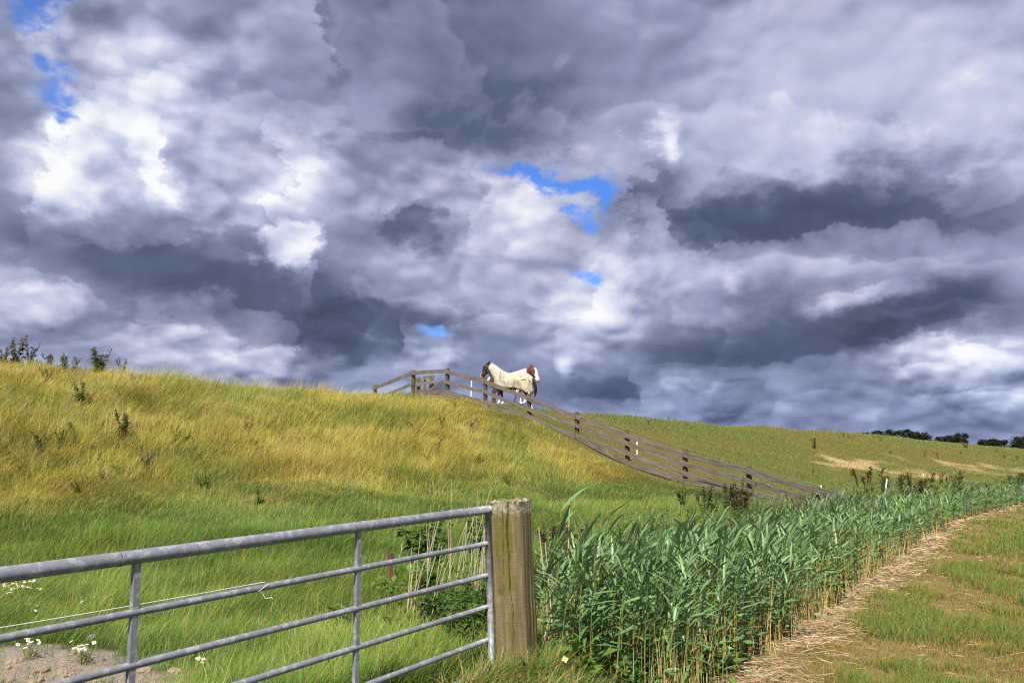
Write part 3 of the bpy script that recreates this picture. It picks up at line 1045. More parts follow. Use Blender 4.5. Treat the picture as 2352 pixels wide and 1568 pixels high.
def build_post():
    W, Hh = 0.230, 1.36
    nz = 90; nc = 44
    ring = []
    for s in range(4):
        for k in range(nc):
            t = k / nc
            a, b = -1 + 2 * t, -1
            ring.append([(a, b), (-b, a), (-a, -b), (b, -a)][s])
    ring = np.array(ring)
    # softened corners
    L = np.abs(ring).max(1); ang = np.arctan2(ring[:, 1], ring[:, 0])
    rad = (np.abs(np.cos(ang)) ** 14 + np.abs(np.sin(ang)) ** 14) ** (-1 / 14)
    V = []
    for i in range(nz + 1):
        z = -0.12 + Hh * i / nz
        t = i / nz
        w = W / 2 * (1.0 + 0.03 * (1 - t) + 0.012 * math.sin(z * 7))
        for k in range(len(ring)):
            x, y = np.cos(ang[k]) * rad[k] * w, np.sin(ang[k]) * rad[k] * w
            # long drying cracks in the front face
            depth = 0.0
            if y < -0.6 * w:
                c1 = 0.018 + 0.010 * math.sin(z * 5.0) + 0.004 * math.sin(z * 17)
                depth += 0.034 * math.exp(-((x - c1) / 0.0042) ** 2) * (0.35 + 0.65 * min(1, max(0, (z - 0.1) / 0.8)))
                c2 = -0.028 + 0.006 * math.sin(z * 6 + 1)
                depth += 0.016 * math.exp(-((x - c2) / 0.0038) ** 2) * max(0, min(1, (z - 0.55) / 0.3))
                depth += 0.010 * math.exp(-(((x + 0.062) / 0.018) ** 2 + ((z - 0.62) / 0.03) ** 2))
            n = (vnoise(np.array([ang[k] * 9 + 50]), np.array([z * 2.0]))[0] - 0.5) * 0.010
            s = 1 + n / w
            V.append((x * s, y * s + depth, z + (0.018 * (vnoise(np.array([x * 60 + 9]), np.array([y * 60]))[0] - 0.5) if i == nz else 0)))
    nr = len(ring)
    F = []
    for i in range(nz):
        for k in range(nr):
            F.append((i * nr + k, i * nr + (k + 1) % nr, (i + 1) * nr + (k + 1) % nr, (i + 1) * nr + k))
    # rough top: rings closing inwards
    last = nz * nr
    for j, sc in enumerate((0.75, 0.45, 0.15)):
        b = len(V)
        for k in range(nr):
            vx, vy, _ = V[nz * nr + k]
            V.append((vx * sc, vy * sc, -0.12 + Hh + 0.006 + 0.03 * (vnoise(np.array([vx * sc * 70 + 3]), np.array([vy * sc * 70 + 7]))[0] - 0.5)))
        for k in range(nr):
            F.append((last + k, last + (k + 1) % nr, b + (k + 1) % nr, b + k))
        last = b
    me = bpy.data.meshes.new('gate_post')
    me.from_pydata(V, [], F + [tuple(last + k for k in range(nr))])
    me.materials.append(post_mat())
    p = at(1190, 1500, 5.86)
    o = link('gate_post', me, None, (p.x, p.y, -0.02), Euler((0, R(-2.4), R(-21))))
    bv = None
    tag(o, 'thick square weathered wooden post with long cracks at the end of the metal gate', 'post')
    return o


build_post()


def steel_mat():
    m = new_mat('galvanised_steel')
    p = obj_co()
    sp = NX.noise(p, 26.0, 5.0, 0.6)
    big = NX.noise(NX.vm('MULTIPLY', p, (3, 12, 12)), 1.0, 4.0)
    fl = NX.noise(NX.vm('MULTIPLY', p, (20, 60, 60)), 1.0, 3.0)
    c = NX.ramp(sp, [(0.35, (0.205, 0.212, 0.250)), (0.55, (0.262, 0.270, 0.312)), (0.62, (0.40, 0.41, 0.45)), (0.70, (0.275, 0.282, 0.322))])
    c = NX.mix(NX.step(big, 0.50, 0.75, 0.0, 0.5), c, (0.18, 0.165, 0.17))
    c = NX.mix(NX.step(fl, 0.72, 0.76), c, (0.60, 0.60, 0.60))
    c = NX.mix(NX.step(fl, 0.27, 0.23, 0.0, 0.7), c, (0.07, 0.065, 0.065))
    return finish(m, c, 0.55, 0.5, metal=0.25, bump=sp, bump_s=0.15, bump_d=0.004)


M_STEEL = steel_mat()


def build_gate():
    R0 = Vector((-0.165, 5.80, 1.164))             # right end of the top rail
    dirv = Vector((-0.6265, -1.0, -0.0195))        # towards the left end, per metre of depth
    unit = dirv.normalized()
    per = dirv.length
    root = link('metal_field_gate', None, None, (R0.x, R0.y, 0.0))
    tag(root, 'closed galvanised steel field gate of horizontal tubes', 'gate')
    ang = math.atan2(unit.y, unit.x)
    LEN = 4.25 * per
    tiltv = math.asin(unit.z)

    def rail(name, off, rad, inset=0.0, n=20):
        m = MB()
        pts = [(-inset + (LEN + inset) * i / 12, 0, 0) for i in range(13)]
        m.tube(pts, rad, n)
        o = m.build(name, M_STEEL, root, True, (0, 0, R0.z - off), Euler((0, -tiltv, ang)))
        return o
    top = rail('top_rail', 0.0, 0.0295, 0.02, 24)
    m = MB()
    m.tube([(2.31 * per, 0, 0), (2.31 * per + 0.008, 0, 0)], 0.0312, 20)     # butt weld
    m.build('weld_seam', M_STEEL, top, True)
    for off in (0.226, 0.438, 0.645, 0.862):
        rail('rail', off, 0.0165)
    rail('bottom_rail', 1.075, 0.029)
    m = MB()
    m.tube([(0, 0, 0.01), (0, 0, -1.11)], 0.0225, 16)
    m.build('end_stile', M_STEEL, root, True, (unit.x * 0.0, unit.y * 0.0, R0.z - 0.02), Euler((0, R(-1.6), 0)))
    for t in (1.10, 2.245, 3.39):
        m = MB()
        m.box((0, 0, -0.545), (0.030, 0.022, 1.035))
        q = dirv * t
        m.build('upright_bar', M_STEEL, root, False, (q.x, q.y, R0.z + q.z), Euler((0, R(0.4), ang)))
    m = MB()
    q = dirv * 4.25
    m.tube([(0, 0, 0.0), (0, 0, -1.09)], 0.0225, 16)
    m.build('hinge_stile', M_STEEL, root, True, (q.x, q.y, R0.z + q.z))
    # white electric cord knotted to the second rail
    mw = new_mat('white_twisted_cord')
    p = obj_co()
    tw = NX.m('SINE', (lambda s: s[0] * 700.0 + s[1] * 500.0)(NX.split(p)))
    finish(mw, NX.mix(NX.step(tw, -0.3, 0.3), (0.78, 0.78, 0.76), (0.52, 0.52, 0.53)), 0.7, 0.2)
    global M_CORD
    M_CORD = mw
    a = R0 + dirv * 1.70 + Vector((0.03, 0.035, -0.200))
    c = R0 + dirv * 4.1 + Vector((0.03, 0.035, -0.120))
    m = MB()
    pts = []
    for i in range(25):
        t = i / 24
        v = a.lerp(c, t); v.z -= 0.02 * math.sin(math.pi * t); pts.append(v)
    m.tube(pts, 0.0019, 6)
    kn = a + Vector((0, -0.02, -0.02))
    loop = [kn + Vector((0.025 * math.cos(w), -0.026 * math.sin(w), 0.020 * math.cos(w) - 0.006)) for w in np.linspace(0, 6.0, 14)]
    m.tube(loop, 0.0018, 5)
    m.tube([kn + Vector((0, -0.02, -0.02)), kn + Vector((0.02, -0.03, -0.05)), kn + Vector((0.05, -0.03, -0.045)), kn + Vector((0.055, -0.03, -0.05))], 0.0016, 5)
    o = m.build('electric_cord', mw, None, True)
    tag(o, 'thin white twisted cord tied to the second rail of the metal gate', 'cord')


build_gate()


# ------------------------------------------------------------------ board fence over the dike
def board_mat():
    m = new_mat('grey_weathered_board')
    p = obj_co()
    info = NX(NX.new('ShaderNodeObjectInfo').outputs['Random'])
    off = NX.combine(info * 37.0, info * 11.0, info * 5.0)
    q = NX.vm('ADD', p, off)
    g = NX.noise(NX.vm('MULTIPLY', q, (2.0, 38, 38)), 1.0, 5.0, 0.6, 0.5)
    big = NX.noise(NX.vm('MULTIPLY', q, (0.8, 5, 5)), 1.0, 3.0)
    lich = NX.noise(q, 7.0, 5.0, 0.65)
    c = NX.ramp(g, [(0.28, (0.060, 0.048, 0.040)), (0.5, (0.165, 0.137, 0.118)), (0.72, (0.300, 0.258, 0.225))])
    c = NX.mix(NX.step(big, 0.5, 0.72, 0.0, 0.55), c, (0.13, 0.10, 0.08))
    c = NX.mix(NX.step(lich, 0.60, 0.70, 0.0, 0.6), c, (0.22, 0.21, 0.075))
    knot = NX.noise(NX.vm('MULTIPLY', q, (1.6, 9, 9)), 1.0, 2.0)
    c = NX.mix(NX.step(knot, 0.70, 0.76, 0.0, 0.8), c, (0.055, 0.04, 0.03))
    return finish(m, c, 0.85, 0.2, bump=g, bump_s=0.6, bump_d=0.01)


def fpost_mat():
    m = new_mat('mossy_fence_post')
    p = obj_co()
    g = NX.noise(NX.vm('MULTIPLY', p, (30, 30, 2)), 1.0, 5.0, 0.6, 0.5)
    l = NX.noise(p, 12.0, 5.0, 0.65)
    z = NX.split(p)[2]
    c = NX.ramp(g, [(0.3, (0.040, 0.030, 0.020)), (0.7, (0.150, 0.115, 0.075))])
    c = NX.mix(NX.step(l + z * 0.35, 0.72, 0.95, 0.0, 0.85), c, (0.150, 0.140, 0.030))
    return finish(m, c, 0.9, 0.15, bump=g, bump_s=0.6, bump_d=0.012)


M_BOARD, M_FPOST = board_mat(), fpost_mat()


def board(name, a, b, hgt, th, parent, origin, sag=0.0):
    """a plank from a to b (world), bent a little and with uneven edges"""
    a, b = Vector(a), Vector(b)
    d = b - a
    L = d.length
    n = max(4, int(L / 0.25))
    m = MB()
    v = []
    sd = random.random() * 50
    for i in range(n + 1):
        t = i / n
        e1 = (vnoise(np.array([t * 5 + sd]), np.array([sd]))[0] - 0.5) * 0.012
        e2 = (vnoise(np.array([t * 5 + sd]), np.array([sd + 9]))[0] - 0.5) * 0.012
        zc = -sag * math.sin(math.pi * t) + (vnoise(np.array([t * 2 + sd]), np.array([sd + 4]))[0] - 0.5) * 0.018 * math.sin(math.pi * t)
        x = L * t
        h2, t2 = hgt / 2, th / 2
        v += [(x, -t2, zc - h2 + e1), (x, t2, zc - h2 + e1), (x, t2, zc + h2 + e2), (x, -t2, zc + h2 + e2)]
    f = [(0, 3, 2, 1)]
    for i in range(n):
        for k in range(4):
            k2 = (k + 1) % 4
            f.append((4 * i + k, 4 * i + k2, 4 * i + 4 + k2, 4 * i + 4 + k))
    f.append(tuple(4 * n + k for k in range(4)))
    m.add(v, f)
    yaw = math.atan2(d.y, d.x); pit = math.asin(d.z / L)
    o = m.build(name, M_BOARD, parent, False, a - origin, Euler((0, -pit, yaw)))
    return o


def fence_post(name, p, h, parent, origin, w=0.13, rot=0.0):
    m = MB()
    nz = 8
    v = []
    for i in range(nz + 1):
        z = -0.35 + (h + 0.35) * i / nz
        s = w / 2 * (1 + 0.05 * math.sin(i * 2.1 + p.x))
        for (a, b) in ((-1, -.7), (-.7, -1), (.7, -1), (1, -.7), (1, .7), (.7, 1), (-.7, 1), (-1, .7)):
            v.append((a * s, b * s, z + (0.012 * (a - b) if i == nz else 0)))
    f = []
    for i in range(nz):
        for k in range(8):
            f.append((8 * i + k, 8 * i + (k + 1) % 8, 8 * i + 8 + (k + 1) % 8, 8 * i + 8 + k))
    f.append(tuple(8 * nz + k for k in range(8)))
    m.add(v, f)
    return m.build(name, M_FPOST, parent, False, p - origin, Euler((0, 0, rot)))


#            px    top   depth   rail centres at the post (px rows)
FP = [(862, 884, 38.9, (892, 920, 944)),
      (950, 851, 36.3, (857, 882, 904)),
      (1028, 847, 34.0, (853, 876.5, 898)),
      (1115, 867, 32.3, (875, 899, 922)),
      (1216, 905, 30.6, (914, 938, 964)),
      (1325, 947, 28.9, (956, 976, 998)),
      (1440, 988, 27.2, (998, 1016, 1038)),
      (1573, 1031, 25.5, (1042, 1064, 1086)),
      (1720, 1071, 23.4, (1080, 1103, 1125)),
      (1878, 1118, 21.3, (1125, 1150, 1174)),
      (2045, 1160, 19.3, (1172, 1199, 1224))]


def build_fence():
    org = at(FP[2][0], 906, FP[2][2]); org.z = ground_z(org.x, org.y)
    root = link('board_fence', None, None, org)
    tag(root, 'weathered three-board wooden fence climbing over the grassy dike', 'fence')
    fyaw = math.atan2(-0.774, 0.634)
    pos = []
    for (px, top, dep, rows) in FP:
        t = at(px, top, dep)
        g = ground_z(t.x, t.y)
        pos.append((Vector((t.x, t.y, g)), t.z - g))
        fence_post('post', Vector((t.x, t.y, g)), t.z - g, root, org, 0.15 if px in (950, 1028) else 0.13, fyaw)
    # boards are nailed to the camera side of the posts, each a little longer than one bay
    nrm = Vector((-0.774, -0.634, 0)) * 0.088
    for i in range(len(FP) - 1):
        if i == 1: continue                     # the gate bay
        for k in range(3):
            A = at(FP[i][0], FP[i][3][k], FP[i][2]) + nrm
            B = at(FP[i + 1][0], FP[i + 1][3][k], FP[i + 1][2]) + nrm
            d = (B - A).normalized()
            off = nrm.normalized() * (0.0 if (i % 2) else 0.022)
            board('rail', A - d * 0.05 + off, B + d * 0.05 + off, (0.16, 0.14, 0.14)[k], 0.028, root, org, 0.012)
    # lowest board half hidden in the grass
    for i in range(2, 8):
        g0 = pos[i][0] + Vector((0, 0, 0.10)) + nrm; g1 = pos[i + 1][0] + Vector((0, 0, 0.10)) + nrm
        off = nrm.normalized() * (0.0 if (i % 2) else 0.022)
        board('ground_board', g0 + off, g1 + off, 0.15, 0.028, root, org)
    # the field gate in the fence, on the crest
    pa, pb = pos[1], pos[2]
    A, B = at(FP[1][0], 0, FP[1][2]), at(FP[2][0], 0, FP[2][2])
    gate = link('wooden_gate', None, None, (pa[0] + pb[0]) / 2)
    tag(gate, 'small wooden gate with a diagonal brace between two fence posts on the dike crest', 'gate')
    go = gate.location.copy()

    def onp(px, py, f, fwd=0.0):
        dep = FP[1][2] + (FP[2][2] - FP[1][2]) * f
        return at(px, py, dep) + nrm * (1 + fwd)
    board('rail', onp(944, 857, -0.05), onp(1030, 852, 1.02), 0.16, 0.03, gate, go)
    board('rail', onp(957, 898, 0.06), onp(1022, 901, 0.97), 0.14, 0.03, gate, go)
    board('rail', onp(978, 908, 0.35), onp(1022, 907, 0.97), 0.12, 0.03, gate, go)
    br = board('brace', onp(979, 905, 0.36, 0.35), onp(1024, 876, 0.97, 0.35), 0.15, 0.03, gate, go)
    # stile / squeeze frame behind the gate
    st = link('wooden_stile', None, None, Vector((at(975, 900, 37.6).x, 37.6, ground_z(at(975, 900, 37.6).x, 37.6))))
    tag(st, 'small timber stile of short posts and bars just behind the crest gate', 'stile')
    so = st.location.copy()
    for (px, top, dep) in ((959, 868, 37.4), (964, 867, 37.8), (975.5, 867, 38.0), (989, 864, 37.4), (994.5, 863, 37.8)):
        t = at(px, top, dep); g = ground_z(t.x, t.y)
        fence_post('post', Vector((t.x, t.y, g)), t.z - g, st, so, 0.10, 0.1)
    board('bar', at(956, 882, 37.2), at(997, 877, 37.2), 0.12, 0.03, st, so)
    board('bar', at(972, 866, 37.8), at(998, 864, 37.3), 0.11, 0.03, st, so)


build_fence()


# ------------------------------------------------------------------ electric stakes and wire
def stake_mat():
    m = new_mat('white_plastic_stake')
    p = obj_co()
    f = NX.noise(p, 25.0, 3.0)
    return finish(m, NX.mix(NX.step(f, 0.5, 0.7), (0.80, 0.80, 0.78), (0.62, 0.60, 0.54)), 0.5, 0.4)


M_STAKE = stake_mat()
STAKES = [  # px top, py top, depth, tilt, label
    (1885, 1118, 22.5, 0.0, 'short white stake poking up behind the lower end of the board fence'),
    (2038, 1102, 27.0, 0.20, 'white electric fence stake leaning in front of the dark weeds'),
    (2120, 1090, 40.0, 0.0, 'bright upright white stake standing above the dark weeds near the far dike foot'),
    (2201, 1094, 46.0, 0.0, 'grey faint thin stake between two white stakes at the far dike foot'),
    (2292, 1089, 48.0, 0.0, 'white stake standing alone near the right end of the far reeds'),
    (1463, 1009, 28.6, 0.02, 'white stake behind the board fence half way down the slope'),
    (1214, 898, 31.4, -0.20, 'white tilted stake behind the fence under the horses'),
    (1083, 877, 36.0, 0.03, 'thin white stake on the crest left of the horses'),
]


def build_stakes():
    for (px, py, dep, tilt, lab) in STAKES:
        t = at(px, py, dep); g = ground_z(t.x, t.y)
        h = t.z - g + 0.05
        if tilt < 0 and px == 1214: h = 0.75
        w = 0.028 * max(1.0, dep / 32)
        m = MB()
        m.box((0, 0, h / 2), (w * 1.35, w * 0.55, h))
        for k in range(4):
            m.box((w * 0.75, -w * 0.3, h * (0.55 + 0.13 * k)), (w * 0.5, w * 0.4, 0.018))
        m.tube([(0, 0, -0.05), (0, 0, 0.02)], w * 0.35, 6)
        b = Vector((t.x - tilt * h, t.y, g if px != 1214 else t.z - h))
        o = m.build('fence_stake', M_STAKE, None, False, b, Euler((0, tilt, 0.2)))
        tag(o, lab, 'stake', 'white electric fence stakes')
    # single wire from the gate post along the back of the reeds
    pts = [at(1228, 1229, 5.95), at(1378, 1200, 11.0), at(1567, 1160, 15.5), at(1737, 1141, 19.5), at(1886, 1121, 22.5), at(2034, 1112, 27.0), at(2120, 1092, 40)]
    m = MB()
    m.tube(pts, [0.0016, 0.002, 0.0025, 0.003, 0.0035, 0.004, 0.005], 5)
    tag(m.build('fence_wire', M_STEEL), 'thin pale wire running from the gate post behind the reeds', 'wire')
    m = MB()
    pts = [at(px + 4, top - 2, dep + 0.15) for (px, top, dep, rows) in FP[3:10]]
    m.tube(pts, 0.0042, 5)
    tag(m.build('top_wire', M_STEEL), 'thin pale wire strung along the top of the descending board fence', 'wire')


build_stakes()


# short red stake in the field behind the gate
def red_stake():
    m = new_mat('old_red_brown_stake')
    p = obj_co()
    g = NX.noise(NX.vm('MULTIPLY', p, (60, 60, 6)), 1.0, 4.0)
    finish(m, NX.ramp(g, [(0.3, (0.075, 0.032, 0.022)), (0.7, (0.19, 0.075, 0.05))]), 0.8, 0.2)
    t = at(897, 1270, 9.3); g_ = ground_z(t.x, t.y)
    b = MB()
    h = t.z - g_
    b.tube([(0, 0, -0.1), (0.0, 0, h * 0.5), (0.005, 0, h)], [0.036, 0.035, 0.034], 6)
    b.box((0.012, -0.02, h + 0.003), (0.02, 0.02, 0.012))
    tag(b.build('red_stake', m, None, False, (t.x, t.y, g_)), 'short reddish brown wooden stake in the grass behind the metal gate', 'stake')


red_stake()


# ------------------------------------------------------------------ horses
def hide_mat(name, rough=0.6):
    m = new_mat(name)
    a = NX.new('ShaderNodeAttribute'); a.attribute_name = 'Col'
    p = obj_co()
    f = NX.noise(p, 14.0, 4.0)
    k = f * 0.5 + 0.75
    return finish(m, NX.vm('MULTIPLY', NX(a.outputs['Color']), NX.combine(k, k, k)), rough, 0.25)


def loft(rings, n=20):
    """rings: (centre, lateral half width, half height, forward direction) -> closed tube"""
    v, f = [], []
    for (c, a, b, d, lat) in rings:
        c, d, lat = Vector(c), Vector(d).normalized(), Vector(lat).normalized()
        u = lat.cross(d).normalized()
        for k in range(n):
            w = 2 * math.pi * k / n
            v.append(c + lat * (math.cos(w) * a) + u * (math.sin(w) * b))
    for i in range(len(rings) - 1):
        for k in range(n):
            f.append((i * n + k, i * n + (k + 1) % n, (i + 1) * n + (k + 1) % n, (i + 1) * n + k))
    f.append(tuple(reversed(range(n)))); f.append(tuple((len(rings) - 1) * n + k for k in range(n)))
    return v, f


def chain(pts, lat=(0, 1, 0)):
    """pts: (x, y, z, half width, half depth)"""
    r = []
    for i, p in enumerate(pts):
        a = Vector(pts[max(0, i - 1)][:3]); b = Vector(pts[min(len(pts) - 1, i + 1)][:3])
        r.append((p[:3], p[3], p[4], b - a, lat))
    return loft(r)


TRUNK = [(-0.84, 0.99, 0.05, 0.06), (-0.80, 0.98, 0.15, 0.14), (-0.70, 0.965, 0.235, 0.26), (-0.52, 0.95, 0.285, 0.305), (-0.25, 0.93, 0.30, 0.305),
         (0.05, 0.925, 0.305, 0.325), (0.30, 0.965, 0.285, 0.355), (0.48, 0.985, 0.255, 0.355), (0.58, 0.955, 0.225, 0.29), (0.67, 0.93, 0.15, 0.20), (0.72, 0.91, 0.06, 0.08)]


def horse_mesh(neck, head, hyaw, legs, colour):
    """one continuous body: trunk, neck, head, ears and legs lofted, then fused"""
    m = MB()
    m.add(*loft([((x, 0, z), hw, hh, (1, 0, 0), (0, 1, 0)) for (x, z, hw, hh) in TRUNK]))
    m.add(*chain(neck))
    # head
    p0, p1 = Vector(head[0]), Vector(head[1])
    d = (p1 - p0)
    lat = Vector((-math.sin(hyaw), math.cos(hyaw), 0))
    prof = [(-0.06, 0.055, 0.06), (0.0, 0.088, 0.115), (0.18, 0.100, 0.150), (0.32, 0.098, 0.152), (0.5, 0.078, 0.118), (0.7, 0.060, 0.088), (0.86, 0.062, 0.082), (0.96, 0.060, 0.074), (1.02, 0.040, 0.045)]
    m.add(*loft([(p0 + d * t, a * 1.1, b * 1.2, d, lat) for (t, a, b) in prof]))
    for s in (-1, 1):
        b0 = p0 + d * 0.02 + lat * (0.058 * s) - d.normalized() * 0.02
        up = Vector((0, 0, 1)) * 0.85 - d.normalized() * 0.35
        up = up.normalized()
        e = [(b0 + up * t + lat * (0.02 * s * t), a, a * 0.72, up, lat) for (t, a) in ((0.02, 0.034), (0.09, 0.040), (0.14, 0.036), (0.19, 0.022), (0.225, 0.006))]
        m.add(*loft(e, 10))
    for ch in legs:
        m.add(*chain(ch))
    o = m.build('tmp', M_GRASS)
    md = o.modifiers.new('r', 'REMESH'); md.mode = 'VOXEL'; md.voxel_size = 0.016
    sm = o.modifiers.new('s', 'SMOOTH'); sm.iterations = 4; sm.factor = 0.5
    dg = bpy.context.evaluated_depsgraph_get()
    me = bpy.data.meshes.new_from_object(o.evaluated_get(dg))
    bpy.data.objects.remove(o)
    me.name = 'horse'
    n = len(me.vertices)
    co = np.empty(n * 3, np.float32); me.vertices.foreach_get('co', co); co = co.reshape(-1, 3)
    c4 = np.ones((n, 4), np.float32); c4[:, :3] = colour(co.astype(float))
    for a in list(me.color_attributes): me.color_attributes.remove(a)
    at_ = me.color_attributes.new('Col', 'FLOAT_COLOR', 'POINT')
    at_.data.foreach_set('color', c4.ravel())
    me.polygons.foreach_set('use_smooth', np.ones(len(me.polygons), bool))
    me.materials.clear(); me.materials.append(M_HIDE)
    return me


M_HIDE = hide_mat('horse_coat')


def front_leg(y, x0=0.50, fx=0.0):
    return [(x0 - 0.03, y * 0.8, 0.98, 0.10, 0.17), (x0, y, 0.74, 0.085, 0.115), (x0 + 0.02 + fx * 0.4, y, 0.58, 0.062, 0.075), (x0 + 0.03 + fx * 0.6, y, 0.43, 0.050, 0.055), (x0 + 0.02 + fx * 0.8, y, 0.34, 0.037, 0.042),
            (x0 + 0.01 + fx, y, 0.17, 0.034, 0.040), (x0 + 0.01 + fx, y, 0.11, 0.044, 0.048), (x0 + 0.05 + fx, y, 0.05, 0.046, 0.052), (x0 + 0.07 + fx, y, 0.0, 0.058, 0.066)]


def hind_leg(y, fx=0.0):
    return [(-0.55, y * 0.75, 0.98, 0.14, 0.24), (-0.50 + fx * 0.2, y, 0.76, 0.115, 0.19), (-0.53 + fx * 0.5, y, 0.61, 0.075, 0.11), (-0.64 + fx * 0.8, y, 0.48, 0.050, 0.075), (-0.66 + fx * 0.9, y, 0.40, 0.042, 0.052),
            (-0.63 + fx, y, 0.18, 0.036, 0.042), (-0.62 + fx, y, 0.11, 0.045, 0.048), (-0.58 + fx, y, 0.05, 0.047, 0.052), (-0.56 + fx, y, 0.0, 0.058, 0.066)]


def band(m, p0, d, lat, t, a, b, rad=0.012, k0=0.0, k1=6.2832):
    """a strap round the head at t, following its section"""
    c = p0 + d * t
    u = lat.cross(d).normalized()
    pts = [c + lat * (math.cos(w) * a) + u * (math.sin(w) * b) for w in np.linspace(k0, k1, 18)]
    m.tube(pts, rad, 6)


def halter(p0, p1, hyaw, mat, parent):
    p0, p1 = Vector(p0), Vector(p1); d = p1 - p0
    lat = Vector((-math.sin(hyaw), math.cos(hyaw), 0))
    m = MB()
    band(m, p0, d, lat, 0.66, 0.076, 0.114, 0.006)         # noseband
    band(m, p0, d, lat, 0.10, 0.108, 0.152, 0.006)         # crown and throat
    u = lat.cross(d).normalized()
    for s in (-1, 1):
        m.tube([p0 + d * 0.12 + lat * 0.118 * s - u * 0.02, p0 + d * 0.38 + lat * 0.116 * s - u * 0.01, p0 + d * 0.64 + lat * 0.078 * s], 0.006, 6)
    m.build('halter', mat, parent, True)


def plain(name, c, rough=0.7, spec=0.25, sc=20.0, amt=0.35):
    m = new_mat(name)
    f = NX.noise(obj_co(), sc, 4.0)
    k = f * amt + (1 - amt * 0.5)
    return finish(m, NX.vm('MULTIPLY', NX.combine(*c), NX.combine(k, k, k)), rough, spec)


def build_horses():
    # --- the rugged horse in front, facing left
    neck = [(0.42, 0, 1.07, 0.17, 0.30), (0.56, 0, 1.20, 0.135, 0.255), (0.70, 0, 1.36, 0.105, 0.205), (0.84, 0, 1.51, 0.088, 0.165), (0.95, 0, 1.60, 0.080, 0.130), (1.0, 0, 1.62, 0.06, 0.10)]
    head = ((0.99, 0, 1.63), (1.30, 0.0, 1.13))
    legs = [front_leg(0.14), front_leg(-0.14, 0.50, -0.10), hind_leg(0.15, 0.05), hind_leg(-0.15, -0.08)]
    p0, p1 = Vector(head[0]), Vector(head[1]); hd = (p1 - p0)

    def c1(co):
        c = np.tile(np.array([0.030, 0.016, 0.016]), (len(co), 1))
        t = ((co - np.array(p0)) @ np.array(hd)) / hd.length_squared
        u = Vector((0, 1, 0)).cross(hd).normalized()
        up = (co - np.array(p0)) @ np.array(u)
        isface = (t > 0.12) & (np.abs(co[:, 1]) < 0.030 + 0.03 * np.clip(t - 0.5, 0, 1)) & (up * (-1 if u.x < 0 else 1) > 0.03) & (co[:, 0] > 0.95)
        c[isface] = [0.82, 0.80, 0.76]
        c[(t > 0.90) & (co[:, 0] > 1.0)] = [0.45, 0.26, 0.22]
        sock = (co[:, 2] < 0.20) & (co[:, 0] < 0.7)
        c[sock] = [0.80, 0.76, 0.70]
        c[(co[:, 2] < 0.055)] = [0.10, 0.085, 0.07]
        return c
    me = horse_mesh(neck, head, 0.0, legs, c1)
    b = at(1180, 930, 34.6)
    yaw = math.pi - 0.22
    pos = Vector((at(1176, 900, 34.6).x, 34.6, at(1176, 929, 34.6).z))
    h1 = link('horse', me, None, pos, Euler((0, 0, yaw)))
    h1.scale = (1.02, 1.02, 1.02)
    tag(h1, 'dark headed horse in a beige fly rug facing left behind the board fence', 'horse')
    rugm = new_mat('beige_rug_cloth')
    p = obj_co()
    x, y, z = NX.split(p)
    dirt = NX.noise(p, 2.6, 5.0, 0.6)
    wr = NX.noise(NX.vm('MULTIPLY', p, (9, 9, 2.2)), 1.0, 4.0, 0.55, 0.6)
    c = NX.mix(NX.step(dirt, 0.40, 0.68), (0.56, 0.505, 0.395), (0.40, 0.32, 0.21))
    finish(rugm, c, 0.85, 0.15, bump=wr, bump_s=1.0, bump_d=0.10)
    # rug: body
    m = MB()
    xs = [-0.90, -0.84, -0.78, -0.72, -0.66, -0.6, -0.54, -0.48, -0.42, -0.36, -0.3, -0.24, -0.17, -0.1, -0.03, 0.04, 0.11, 0.18, 0.25, 0.32, 0.4, 0.48, 0.60, 0.69, 0.745]
    tz = np.interp(xs, [q[0] for q in TRUNK], [q[1] for q in TRUNK]); tw = np.interp(xs, [q[0] for q in TRUNK], [q[2] for q in TRUNK]); th = np.interp(xs, [q[0] for q in TRUNK], [q[3] for q in TRUNK])
    low = np.interp(xs, [-0.9, -0.7, -0.45, -0.2, 0.3, 0.82], [0.46, 0.42, 0.56, 0.66, 0.66, 0.72])
    NP = 27
    v = []
    for i, xx in enumerate(xs):
        a, bb = max(tw[i], 0.10) + 0.03, max(th[i], 0.10) + 0.028
        for k in range(NP):
            s = -1 + 2 * k / (NP - 1)
            w = abs(s)
            if w < 0.66:
                g = w / 0.66 * (math.pi / 2)
                yy, zz = math.sin(g) * a, tz[i] + math.cos(g) * bb
            else:
                t = (w - 0.66) / 0.34
                yy = a * (1 - 0.12 * t) + 0.012 * math.sin(xx * 23 + k); zz = tz[i] + (low[i] - tz[i]) * t
            fold = 0.016 * math.sin(xx * 26 + w * 9 + 2 * math.sin(xx * 7)) * min(1, w * 1.6)
            v.append((xx + (0.02 if i == 0 else 0), math.copysign(yy + fold, s), zz))
    f = []
    for i in range(len(xs) - 1):
        for k in range(NP - 1):
            f.append((i * NP + k, i * NP + k + 1, (i + 1) * NP + k + 1, (i + 1) * NP + k))
    m.add(v, f)
    # rug: neck part
    nv, nf = loft([((q[0], q[1], q[2]), q[3] + 0.022, q[4] + 0.022, (Vector(neck[min(i + 1, 5)][:3]) - Vector(neck[max(i - 1, 0)][:3])), (0, 1, 0)) for i, q in enumerate(neck[:5])], 20)
    m.add(nv, nf[:-2])
    rug = m.build('fly_rug', rugm, h1, True)
    sd = rug.modifiers.new('thick', 'SOLIDIFY'); sd.thickness = 0.010; sd.offset = -1
    # tail flap and straps
    trim = plain('dark_teal_trim', (0.06, 0.085, 0.09), 0.7)
    m = MB()
    m.tube([(0.44, y_, z_) for (y_, z_) in [(math.cos(w) * 0.305, 1.03 + math.sin(w) * 0.37) for w in np.linspace(-0.3, 3.44, 20)]], 0.008, 5)
